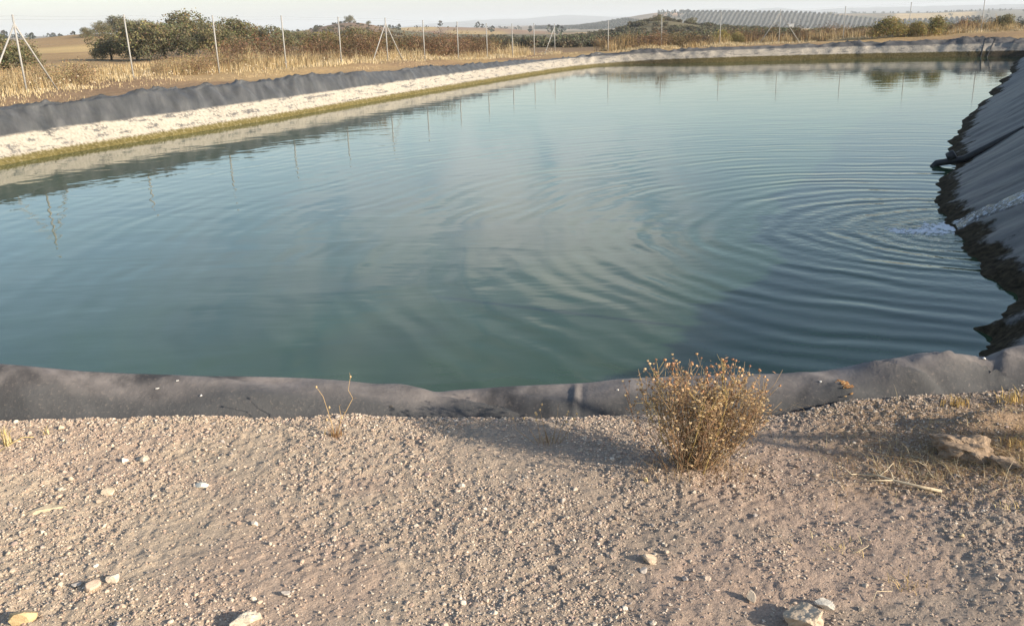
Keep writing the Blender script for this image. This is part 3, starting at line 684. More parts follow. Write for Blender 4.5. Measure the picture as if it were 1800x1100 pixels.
put_stone(1318, 1055, (.032, .045, .034), (.44, .37, .29), 'upright wedge stone with a dark shadow, left of the large rough stone', 5, .2, .1, .2)
put_stone(40, 1090, (.085, .055, .05), OCH, 'ochre yellow stone in the bottom left corner of the bank', 6, .7, .2, .3)
put_stone(430, 1095, (.10, .06, .05), PALE, 'whitish stone cut by the bottom edge, left of the middle', 7, .4, .4, rough=.2)
put_stone(75, 900, (.17, .055, .035), (.44, .36, .25), 'long flat tan slab half buried on the left of the bank', 8, .45, .42)
put_stone(190, 866, (.05, .035, .03), (.56, .47, .34), 'cream stone lying just beyond the long flat tan slab', 9, .2, .35)
put_stone(355, 855, (.065, .045, .022), (.55, .54, .47), 'flat pale greenish white stone on the left half of the bank', 10, .1, .4)
put_stone(1142, 985, (.065, .05, .035), (.48, .38, .28), 'tan lump with a black shadow below the shrub', 11, 0, .35)
put_stone(1135, 846, (.018, .018, .02), (.60, .46, .24), 'small round yellow stone left of the foot of the dry shrub', 12, 0, .15)
put_stone(255, 805, (.05, .06, .03), (.5, .42, .32), 'low cream stone left of the twiggy sprout', 13, .6, .4)
put_stone(108, 757, (.03, .028, .026), (.52, .43, .32), 'single rounded stone by the liner at the left end', 14, .3, .3)
put_stone(1745, 797, (.05, .03, .022), (.46, .43, .38), 'grey stone below the earthy boulder', 15, -.2, .25)
ob = put_stone(1700, 770, (.23, .17, .12), (.25, .185, .13), 'earthy brown boulder half buried near the right edge', 16, -.45, .30, .12, name='boulder', rough=.3); ob['category'] = 'boulder'
put_stone(1770, 785, (.13, .10, .06), (.25, .185, .13), 'low brown rock to the right of the earthy boulder', 17, -.5, .35, rough=.25)
put_stone(200, 1020, (.045, .035, .032), (.50, .42, .33), 'tan stone with long shadow above the ochre yellow stone', 18, .1, .2)
put_stone(165, 1035, (.05, .045, .04), (.48, .37, .28), 'pinkish stone between the ochre yellow stone and the tan stone', 19, .5, .25)
put_stone(1690, 945, (.022, .02, .02), (.5, .4, .25), 'small tan stone alone on the grey gravel at the right', 20, .4, .2)
rg = np.random.default_rng(77); loose = [stone_mesh(100+k, (1, .8, .62), (1, 1, 1), 8, 2) for k in range(8)]
mats = []
for k, c in enumerate([(.42, .34, .27), (.50, .43, .35), (.36, .31, .27), (.43, .31, .25), (.58, .53, .46), (.40, .36, .32), (.46, .37, .27), (.34, .28, .23)]):
    a = loose[k].color_attributes['tint']; n = len(loose[k].vertices); buf = np.zeros(n*4, np.float32); a.data.foreach_get('color', buf)
    buf = buf.reshape(-1, 4); buf[:, :3] *= np.array(c); a.data.foreach_set('color', buf.ravel())
for k in range(70):
    x = rg.uniform(-2.1, 2.2); y = rg.uniform(2.0, 3.3)
    if x > .9 and rg.random() < .45: x = rg.uniform(-2, .6)
    s = .012+.022*rg.random()**2.4
    z = float(bank_z(np.array([x]), np.array([y]), False)[0])
    o = objm('stone', loose[int(rg.integers(8))], None, (x, y, z+s*.12)); o.scale = (s, s, s); o.rotation_euler = (rg.normal(0, .25), rg.normal(0, .25), rg.random()*6.28)
    tag(o, 'thumb sized angular stone lying loose among the gravel of the bank', 'stone', 'thumb sized stones on the gravel')

# ------------------------------------------------------------------ wire fences
def fence(name, posts, braced, label, wires=(.25, .62, .95, .995)):
    rt = empty(name, (posts[0][0], posts[0][1], posts[0][2])); tag(rt, label, 'fence'); o0 = np.array(posts[0][:3])
    for k, (x, y, zb, zt) in enumerate(posts):
        g0 = gz(x, y); mb = MB(); lean = RNG.normal(0, .012, 2)
        b0 = np.array([x, y, min(g0, zb)-.15])-o0; t0 = np.array([x+lean[0], y+lean[1], zt])-o0
        mb.tube([b0, t0], .027, 8); mb.tube([t0, t0+[0, 0, .02]], [.031, .02], 8)
        po = mb.build('post', M_steel, rt)
        if k in braced:
            for sgn in braced[k]:
                q = posts[k+sgn] if 0 <= k+sgn < len(posts) else (2*x-posts[k-sgn][0], 2*y-posts[k-sgn][1])
                dv = np.array([q[0]-x, q[1]-y]); dv = dv/np.linalg.norm(dv)*1.45
                m2 = MB(); f = np.array([x+dv[0], y+dv[1], gz(x+dv[0], y+dv[1])-.05])-o0
                m2.tube([f, t0-[0, 0, .22]], .024, 7)
                m2.build('brace', M_steel, po)
    mw = MB()
    for h in wires:
        L = []
        for (x, y, zb, zt) in posts: L.append(np.array([x, y, zb+(zt-zb)*h])-o0)
        pts = []
        for a, b_ in zip(L[:-1], L[1:]):
            for u in (0, .33, .66): pts.append(a+(b_-a)*u-np.array([0, 0, .03*math.sin(u*math.pi)]))
        pts.append(L[-1]); mw.tube(pts, .0014, 4)
    mw.build('wire', M_wire, rt)
    return rt
fence('wire_fence', POSTS_L, {1: (1, -1), 6: (1, -1), 12: (-1, )}, 'pale steel post and wire fence along the left bank in front of the oaks')
fence('wire_fence', POSTS_F, {3: (1, -1)}, 'dark looking post and wire fence across the far bank with one braced middle post')
fence('wire_fence', POSTS_N, {0: (1,)}, 'steel post and wire fence on the right bank beside the camera')

# ------------------------------------------------------------------ vegetation
def quads(P, size, rg, asp=.55, upb=0.0):
    """one small bent leaf card per point, random facing"""
    n = len(P); d = rg.standard_normal((n, 3)); d[:, 2] += upb; d /= np.linalg.norm(d, axis=1)[:, None]
    e = np.cross(d, rg.standard_normal((n, 3))); e /= np.linalg.norm(e, axis=1)[:, None]
    size = np.broadcast_to(np.asarray(size), (n,))[:, None]
    a = P-d*size*.5; b_ = P+e*size*asp*.5; c = P+d*size*.5; f = P-e*size*asp*.5
    V = np.stack([a, b_, c, f], 1).reshape(-1, 3); F = np.arange(4*n).reshape(n, 4)
    return V, F
def crown(seed, clumps, n, leaf, pal, jitter=.18, link=False, name='crown', asp=.7):
    rg = np.random.default_rng(seed); Ps = []; Cs = []
    vol = np.array([c[3]**2 for c in clumps]); cnt = (n*vol/vol.sum()).astype(int)
    for (cx, cy, cz, r, fl), m in zip(clumps, cnt):
        d = rg.standard_normal((m, 3)); d /= np.linalg.norm(d, axis=1)[:, None]
        rad = r*(.55+.45*rg.random(m)**.5)*(1+jitter*rg.standard_normal(m))
        # twiggy lumps inside the clump
        lump = .82+.3*vn(d[:, 0]*3+seed+cx*3, d[:, 1]*3+d[:, 2]*2.7+cy*2, seed); rad = rad*lump
        P = d*rad[:, None]*[1, 1, fl]+[cx, cy, cz]; Ps.append(P)
        base = np.array(pal[rg.integers(len(pal))])*(.85+.3*rg.random())
        Cs.append(base*(.7+.6*rg.random((m, 1)))*(1+.10*rg.standard_normal((m, 3))))
    P = np.vstack(Ps); C = np.clip(np.vstack(Cs), .005, 1); keep = P[:, 2] > .03
    P, C = P[keep], C[keep]
    V, F = quads(P, leaf*(.6+.8*rg.random(len(P))), rg, asp)
    return mesh(name, V, F, M_leaf, None, np.repeat(C, 4, 0), False, link=link)
def trunk_mesh(seed, h, r, spread, k=5):
    rg = np.random.default_rng(seed); mb = MB()
    P = [np.array([0, 0, -.3])]; 
    for q in range(4): P.append(np.array([rg.normal(0, .06*h*q/3), rg.normal(0, .06*h*q/3), h*.45*(q+1)/4]))
    mb.tube(P, np.linspace(r, r*.6, 5), 8)
    for q in range(k):
        a = q*6.28/k+rg.random(); e = P[-1]+np.array([math.cos(a)*spread*.6, math.sin(a)*spread*.6, h*(.22+.2*rg.random())])
        mid = (P[-1]+e)/2+[0, 0, -.06*h]; mb.tube([P[-2+q % 2], mid, e], [r*.5, r*.32, r*.12], 6)
    return mb.build('trunk', M_bark, None, True, link=False)
OAK = [(.175, .162, .088), (.150, .145, .080), (.205, .182, .095), (.235, .20, .10)]
def oak_variant(seed, h=4.0, w=4.6, n=6500, leaf=.17, pal=OAK, low=-.02):
    rg = np.random.default_rng(seed); cl = []
    for k in range(22):
        a = rg.random()*6.28; rr_ = w*.38*math.sqrt(rg.random()); z = h*(low+.2+(.62-low)*rg.random()*(1-.5*(rr_/(w*.5))**2))
        cl.append((rr_*math.cos(a), rr_*math.sin(a), z, w*(.13+.10*rg.random()), .8))
    return crown(seed, cl, n, leaf, pal), trunk_mesh(seed+1, h, .035*h, w*.4)
OAKS = [oak_variant(200+k, 4.0, [4.6, 5.2, 4.2, 5.6][k]) for k in range(4)]
def plant(kind, parts_, px, r, h, label, cat, group, z=None, scx=1.0, base_h=4.0):
    """stand a plant at a pixel column and a distance; h is its height in metres"""
    a = math.atan((px-900)*math.cos(PITCH)/FPX); x, y = r*math.sin(a), r*math.cos(a)
    s = h/base_h; rt = empty(kind, (x, y, gz(x, y) if z is None else z), RNG.random()*6.28)
    rt.scale = (s*scx, s*scx, s)
    for nm, me in parts_: objm(nm, me, rt)
    return tag(rt, label, cat, group)
def oak(px, r, h, label, v=0, scx=1.0, group='holm oaks beyond the left fence'):
    return plant('holm_oak', [('crown', OAKS[v][0]), ('trunk', OAKS[v][1])], px, r, h, label, 'tree', group, None, scx)
# crest of the stubble field
for k, (px, h, s) in enumerate([(168, 2.0, 1.2), (196, 3.2, 1.1), (226, 4.3, 1.15), (257, 3.8, 1.3), (288, 3.2, 1.4), (318, 2.6, 1.4)]):
    oak(px, 195+4*k % 9, h, ['lowest dark oak at the left end of the field crest', 'rounded oak on the field crest, second from its left end', 'tallest oak on the crest of the stubble field',
        'broad oak on the field crest, just right of the tallest', 'wide low oak on the crest, third right of the tallest', 'oak at the right end of the field crest'][k], k % 4, s, 'oaks on the crest of the stubble field')
# nearer oaks right behind the left fence
NEAR = [(205, 84, 2.5, 1.15, 'bushy dark oak at the foot of the stubble field, left of its group'), (250, 80, 3.3, 1.05, 'dark oak covering the lower slope beside the second post'),
        (300, 78, 3.2, 1.2, 'dark oak between the second and third fence posts, left one'), (338, 92, 4.0, 1.1, 'taller oak behind the dark oaks near the third post'), (385, 74, 3.2, 1.0, 'olive green oak straight behind the third fence post'),
        (432, 82, 3.3, 1.1, 'sunlit oak with a rounded top right of the third post'), (468, 88, 2.7, 1.2, 'sloping oak running down to the right of the sunlit oak'), (512, 96, 2.3, 1.2, 'low brownish oak behind the fourth fence post'),
        (12, 46, 1.9, 1.25, 'low green oak bush behind the braced post at the left edge'), (52, 50, 1.5, 1.3, 'second low oak bush right of the braced left post'), (540, 108, 2.4, 1.25, 'low oak behind the rust brown shrub at the fourth post'),
        (640, 86, 2.4, 1.3, 'dark olive bush behind the tripod post of the left fence'), (672, 92, 2.2, 1.2, 'dark bush to the right behind the tripod post')]
for k, (px, r, h, s, lab) in enumerate(NEAR): oak(px, r, h, lab, (k+1) % 4, s)
# feathery fennel-green shrub
FEN = crown(300, [(0, 0, .9, .8, 1), (.7, .2, .8, .65, 1), (-.7, .1, .8, .65, 1), (.1, .6, 1.3, .6, 1.1), (-.3, -.4, 1.4, .5, 1.2), (.5, -.3, 1.3, .5, 1.2)], 4200, .16, [(.20, .19, .055), (.17, .165, .05), (.24, .20, .07)], .3, asp=.3)
plant('shrub', [('foliage', FEN)], 582, 60, 1.7, 'feathery yellow green shrub left of the tripod post', 'shrub', None, base_h=2.0, scx=1.35)
plant('shrub', [('foliage', FEN)], 604, 66, 1.5, 'smaller yellow green shrub touching the feathery one', 'shrub', None, base_h=2.0, scx=1.2)
RUST = [(.20, .115, .065), (.17, .11, .065), (.24, .15, .08), (.16, .12, .075)]
def rust_variant(seed, pal=RUST):
    rg = np.random.default_rng(seed)
    cl = [(rg.normal(0, .75), rg.normal(0, .5), .35+.55*rg.random(), .35+.25*rg.random(), 1.05) for _ in range(9)]
    return crown(seed, cl, 3000, .085, pal, .3, name='foliage', asp=.35)
RV = [rust_variant(310+k) for k in range(3)]+[rust_variant(320+k, [(.13, .095, .05), (.16, .12, .06), (.11, .075, .045)]) for k in range(2)]
rg = np.random.default_rng(5)
def along_fence(posts, u):
    P = np.array(posts)[:, :2]; L = np.r_[0, np.cumsum(np.linalg.norm(np.diff(P, axis=0), axis=1))]; s = u*L[-1]
    return np.interp(s, L, P[:, 0]), np.interp(s, L, P[:, 1])
def fence_normal(posts, u):
    x0, y0 = along_fence(posts, max(0, u-.02)); x1, y1 = along_fence(posts, min(1, u+.02)); d = np.array([x1-x0, y1-y0]); d /= np.linalg.norm(d); return np.array([-d[1], d[0]])
for k in range(26):           # row of rust brown shrubs outside the left fence, towards the far corner
    u = .47+.53*(k+.5*rg.random())/26; x, y = along_fence(POSTS_L, u); nv_ = fence_normal(POSTS_L, u); off_ = 2.0+5.5*rg.random(); x += nv_[0]*off_; y += nv_[1]*off_
    h = 1.0+.7*rg.random(); rt = empty('shrub', (x, y, gz(x, y)-.05), rg.random()*6.28); rt.scale = (h/1.25*(1+.4*rg.random()), h/1.25*(1+.4*rg.random()), h/1.25)
    objm('foliage', RV[k % 4], rt)
    tag(rt, 'rust brown dry shrub in the row outside the left wire fence', 'shrub', 'rust brown shrubs along the left fence')
for k in range(30):           # dry bushes outside the far fence
    u = (k+.7*rg.random())/30*.98; x, y = along_fence(POSTS_F, u); off_ = 1.2+5*rg.random(); y += off_
    h = .75+.6*rg.random(); rt = empty('shrub', (x, y, gz(x, y)-.05), rg.random()*6.28); rt.scale = (h/1.25*(1.1+.5*rg.random()), h/1.25*1.2, h/1.25)
    objm('foliage', RV[(k*2+1) % 5], rt)
    tag(rt, 'brown dry bush in the row behind the far wire fence', 'shrub', 'brown bushes along the far fence')
WEED = [rust_variant(330+k, [(.34, .25, .13), (.28, .21, .12), (.40, .30, .16), (.24, .17, .10)]) for k in range(2)]
for k in range(20):           # straw brown weed bushes among the grass of the left bank
    u = .03+.5*(k+.6*rg.random())/20; x, y = along_fence(POSTS_L, u); nv_ = fence_normal(POSTS_L, u); off_ = .5+4.5*rg.random(); x += nv_[0]*off_; y += nv_[1]*off_
    h = .40+.40*rg.random(); rt = empty('weed_bush', (x, y, gz(x, y)-.05), rg.random()*6.28); rt.scale = (h/1.25*(1.1+.5*rg.random()), h/1.25*(1.1+.5*rg.random()), h/1.25)
    objm('foliage', WEED[k % 2], rt)
    tag(rt, 'low straw brown weed bush in the grass outside the left wire fence', 'weed', 'straw brown weeds along the left fence')
# leafy green-yellow bushes on the far bank
TAM = [crown(340+k, [(0, 0, 1.1, .75, 1), (.6, .1, .9, .6, 1), (-.6, 0, .95, .6, 1), (.25, .2, 1.6, .45, 1), (-.25, 0, 1.5, .45, 1), (.9, 0, .6, .4, 1), (-.9, .1, .5, .4, 1)], 3600, .15, [(.26, .22, .085), (.20, .175, .075), (.32, .26, .11)], .3, name='foliage', asp=.4) for k in range(2)]
plant('shrub', [('foliage', TAM[0])], 1583, 67, 1.3, 'leafy olive bush behind the far post, left one of three', 'shrub', 'leafy bushes behind the far fence', base_h=2.0, scx=1.7)
plant('shrub', [('foliage', TAM[1])], 1630, 68, 1.0, 'lower leafy bush in the middle of three behind the far fence', 'shrub', 'leafy bushes behind the far fence', base_h=2.0, scx=1.3)
plant('shrub', [('foliage', TAM[0])], 1668, 69, 1.25, 'rounded leafy bush, right one of three behind the far fence', 'shrub', 'leafy bushes behind the far fence', base_h=2.0, scx=1.35)
plant('shrub', [('foliage', TAM[1])], 1287, 69, 1.15, 'yellowish leafy bush left of the braced far post', 'shrub', None, base_h=2.0, scx=1.3)
plant('shrub', [('foliage', TAM[0])], 1312, 70, .95, 'second yellowish bush, nearer to the braced far post', 'shrub', None, base_h=2.0, scx=1.2)
plant('shrub', [('foliage', OAKS[0][0])], 1785, 74, 1.3, 'dark green bush at the right end of the far bank', 'shrub', None, scx=1.1)
# dark scrub on the knolls behind the fence
SCR = crown(360, [(0, 0, .45, .5, .8), (.5, .2, .4, .42, .8), (-.45, -.1, .4, .42, .8), (.1, -.3, .55, .4, .9)], 260, .22, [(.125, .115, .076), (.15, .125, .08), (.105, .10, .068)], .25, name='bush')
def scatter_mass(name, base_me, XY, hs, label, cat):
    n0 = len(base_me.vertices); co = np.zeros(n0*3, np.float32); base_me.vertices.foreach_get('co', co); co = co.reshape(-1, 3)
    cc = np.zeros(n0*4, np.float32); base_me.color_attributes['tint'].data.foreach_get('color', cc); cc = cc.reshape(-1, 4)[:, :3]
    Z = ground_z(XY[:, 0], XY[:, 1], np.full(len(XY), 60.0)); a = RNG.random(len(XY))*6.28
    ca, sa = np.cos(a)[:, None], np.sin(a)[:, None]; h = hs[:, None]
    V = np.stack([(co[:, 0]*ca-co[:, 1]*sa)*h+XY[:, :1], (co[:, 0]*sa+co[:, 1]*ca)*h+XY[:, 1:], co[:, 2]*h+Z[:, None]], -1).reshape(-1, 3)
    C = (cc[None]*(.75+.5*RNG.random((len(XY), 1, 1)))).reshape(-1, 3)
    return tag(mesh(name, V, np.arange(len(V)).reshape(-1, 4), M_leaf, None, C), label, cat, kind='stuff')
def polar_pts(n, u0, u1, r0, r1, seed, cl=None):
    g = np.random.default_rng(seed); u = g.uniform(u0, u1, n); r = np.exp(g.uniform(math.log(r0), math.log(r1), n)); a = np.arctan((u-900)*math.cos(PITCH)/FPX)
    P = np.c_[r*np.sin(a), r*np.cos(a)]
    if cl is not None: P = P[fbm(P[:, 0]/cl, P[:, 1]/cl, 3, seed) > .48]
    return P
P1 = np.vstack([polar_pts(4200, 1000, 1420, 95, 270, 1, 12), polar_pts(900, 690, 1100, 90, 330, 2, 16), polar_pts(500, 1380, 1850, 90, 260, 3, 14), polar_pts(350, 380, 700, 110, 420, 4, 18), polar_pts(200, 560, 720, 330, 460, 6, 10)])
scatter_mass('scrub', SCR, P1, .55+.65*RNG.random(len(P1))**2, 'grey green scrub covering the low knolls behind the fences', 'scrub')
for (px, r, h, lab) in [(631, 420, 3.4, 'dark tree on top of the brown knoll'), (664, 432, 1.8, 'tiny bush right of the dark tree on the knoll'), (1173, 206, 1.8, 'round dark bush on top of the scrub hill'), (1230, 235, 2.4, 'dark tree at the foot of the olive rows, right of the scrub hill'),
                        (1475, 1460, 5, 'dark tree at the top right corner of the olive grove'), (1212, 1440, 4, 'dark tree on the skyline left of the olive grove')]:
    oak(px, r, h, lab, 1, 1.1, None)
# olive groves: rows of trees on the far slope
OLV = crown(370, [(0, 0, 1.25, 1.0, 1.0), (.4, .3, 1.5, .7, 1), (-.4, -.3, 1.3, .7, 1)], 22, 1.0, [(.075, .082, .060), (.062, .070, .052)], .12, name='olive_tree')
def grove(u0, u1, r0, r1, row, step, seed, skew=0.0):
    a0, a1 = [math.atan((u-900)*math.cos(PITCH)/FPX) for u in (u0, u1)]; am = (a0+a1)/2
    f = np.array([math.sin(am), math.cos(am)]); s = np.array([f[1], -f[0]]); L = []
    for q in np.arange(-r1*math.tan((a1-a0)/2)*1.2, r1*math.tan((a1-a0)/2)*1.2, row):
        for d in np.arange(r0*.95, r1*1.05, step):
            p = f*d+s*(q*(1+.7*(d-r0)/r0)+skew*(d-r0)); a = math.atan2(p[0], p[1]); r = math.hypot(*p)
            if a0 < a < a1 and r0 < r < r1: L.append(p)
    L = np.array(L); return L+np.random.default_rng(seed).normal(0, .35, L.shape)
G1 = grove(1216, 1640, 1130, 1460, 5.4, 4.2, 1, .03); G2 = grove(1035, 1168, 1130, 1400, 6.5, 5, 2, -.25); G3 = grove(955, 1080, 1200, 1500, 8, 6, 3, -.3)
G4 = grove(1590, 1740, 1250, 1480, 6, 5, 4)
ALLG = np.vstack([G1, G2, G3, G4]); order = np.argsort(np.hypot(*ALLG.T)); 
near_o, rest_o = ALLG[order[:300]], ALLG[order[300:]]
zo = ground_z(near_o[:, 0], near_o[:, 1], np.full(len(near_o), 60.))
for (x, y), z in zip(near_o, zo):
    o = objm('olive_tree', OLV, None, (x, y, z-.2)); s = .95+.3*RNG.random(); o.scale = (s, s, s); o.rotation_euler = (0, 0, RNG.random()*6.28)
    tag(o, 'tiny olive tree in the front lines of the distant planted rows', 'tree', 'olive trees in rows on the distant slope')
scatter_mass('olive_grove', OLV, rest_o, 1.0+.3*RNG.random(len(rest_o)), 'distant olive grove planted in straight rows up the slope', 'olive grove')
# far plain: scattered dots of trees
P2 = np.vstack([polar_pts(420, -200, 1010, 450, 2600, 8, 120), polar_pts(260, 1640, 2000, 400, 2000, 9, 90), polar_pts(120, 1215, 1800, 2020, 2300, 10), polar_pts(90, 1172, 1232, 1100, 1460, 11)])
scatter_mass('far_woodland', OLV, P2, 1.2+1.0*RNG.random(len(P2)), 'scattered far trees dotting the plain below the mountains', 'woodland')
# small white hut in front of the grove
a = math.atan((1408-900)*math.cos(PITCH)/FPX); hx, hy = 420*math.sin(a), 420*math.cos(a); hz_ = gz(hx, hy)
hut = empty('hut', (hx, hy, hz_), -a); tag(hut, 'tiny white hut standing below the olive slope', 'hut')
mb = MB(); mb.box((0, 0, 1.2), (2.0, 2.4, 3.0)); mb.build('wall', M_white, hut, False)
mb = MB(); mb.box((0, 0, 2.78), (2.4, 2.8, .16)); mb.build('roof', M_white, hut, False)
mb = MB(); mb.box((-.2, -1.22, .85), (.8, .06, 1.9)); mb.build('door', M_grey, hut, False)

# ------------------------------------------------------------------ dry grass along the fences
def blades(P, h, w, rg, col, lean=.35, bend=.4):
    """tapered two-piece blades; P base points (n,3)"""
    n = len(P); a = rg.random(n)*6.28; d = np.stack([np.cos(a), np.sin(a), 0*a], -1); s = np.stack([-np.sin(a), np.cos(a), 0*a], -1)
    l = (lean*rg.random(n)*h)[:, None]; h3 = np.stack([0*h, 0*h, h], -1); w = np.broadcast_to(w, (n,))[:, None]
    m_ = P+d*l*.4+h3*.6; t_ = P+d*l*(1+bend)+h3
    V = np.stack([P-s*w, P+s*w, m_+s*w*.7, m_-s*w*.7, t_+s*w*.12, t_-s*w*.12], 1).reshape(-1, 3)
    b0 = np.arange(n)[:, None]*6; F = np.vstack([b0+[0, 1, 2, 3], b0+[3, 2, 4, 5]])
    return V, F, np.repeat(col, 6, 0)
def grass_band(posts, n, o0, o1, h0, h1, seed, pal, w, clump=.42, u0=0, u1=1, cs=2.2):
    g = np.random.default_rng(seed); u = g.uniform(u0, u1, n*2); PT = np.array(posts)[:, :2]; L = np.r_[0, np.cumsum(np.linalg.norm(np.diff(PT, axis=0), axis=1))]
    s = u*L[-1]; x = np.interp(s, L, PT[:, 0]); y = np.interp(s, L, PT[:, 1]); k = np.clip(np.searchsorted(L, s)-1, 0, len(PT)-2)
    d = PT[k+1]-PT[k]; d /= np.linalg.norm(d, axis=1)[:, None]; nn_ = np.c_[-d[:, 1], d[:, 0]]
    o = g.uniform(o0, o1, n*2); x = x+nn_[:, 0]*o; y = y+nn_[:, 1]*o
    f = fbm(x/cs, y/cs, 3, seed); keep = (f > clump) & (np.abs(CAM_H*0+x) < 60); x, y, f = x[keep][:n], y[keep][:n], f[keep][:n]
    z = ground_z(x, y); h = (h0+(h1-h0)*g.random(len(x)))*(.4+1.1*np.clip((f-clump)/.25, 0, 1))
    c = np.array(pal)[g.integers(0, len(pal), len(x))]*(.75+.5*g.random((len(x), 1)))
    return blades(np.c_[x, y, z-.02], h, w, g, c)
GOLD = [(.50, .40, .22), (.45, .355, .20), (.57, .47, .29), (.37, .285, .17)]
PALEG = [(.55, .45, .29), (.60, .51, .36), (.46, .36, .21)]
DUSK = [(.36, .25, .12), (.30, .20, .10), (.42, .30, .14)]
bands = [grass_band(POSTS_L, 26000, .2, 6, .10, .46, 1, GOLD+DUSK, .007, .42), grass_band(POSTS_L, 6500, -.8, .7, .08, .25, 2, PALEG+GOLD, .012, .44),
         grass_band(POSTS_L, 3000, -2.2, .2, .04, .12, 3, GOLD, .010, .52), grass_band(POSTS_L, 5000, .6, 6, .45, .85, 4, GOLD, .010, .55, cs=1.2, u0=.40), grass_band(POSTS_L, 15000, 6, 22, .10, .26, 5, GOLD+DUSK, .016, .40, cs=4),
         grass_band(POSTS_F, 16000, .2, 6, .25, .6, 6, GOLD+DUSK, .014, .42), grass_band(POSTS_F, 7000, -1.6, .6, .08, .25, 7, PALEG+GOLD, .013, .44), grass_band(POSTS_F, 2200, .6, 5, .6, 1.0, 8, DUSK, .012, .52, cs=1.4)]
bv = np.vstack([b_[0] for b_ in bands]); of = np.cumsum([0]+[len(b_[0]) for b_ in bands[:-1]])
tag(mesh('dry_grass', bv, np.vstack([b_[1]+o for b_, o in zip(bands, of)]), M_dry, None, np.vstack([b_[2] for b_ in bands])), 'tall golden dry grass growing along the fences', 'grass', kind='stuff')
# pale withered flower heads low along the left fence
g = np.random.default_rng(12); ps = []
for b_ in [grass_band(POSTS_L, 520, -1.0, 1.0, .08, .28, 15, PALEG, .006, .45, cs=1.5), grass_band(POSTS_F, 350, -1.0, .6, .1, .25, 16, PALEG, .006, .45)]:
    ps.append(b_[0].reshape(-1, 6, 3)[:, 4])
ps = np.vstack(ps); V0, F0 = ico(0); sz = .016+.020*g.random(len(ps))
V = (V0[None]*sz[:, None, None]*[1, 1, .8]+ps[:, None]).reshape(-1, 3); F = (F0[None]+(np.arange(len(ps))*12)[:, None, None]).reshape(-1, 3)
tag(mesh('withered_flowers', V, F, M_dry, None, np.repeat(np.array([.58, .49, .35])*(.7+.45*g.random((len(ps), 1))), 12, 0)), 'pale withered flower heads low along the fence line', 'flowers', kind='stuff')

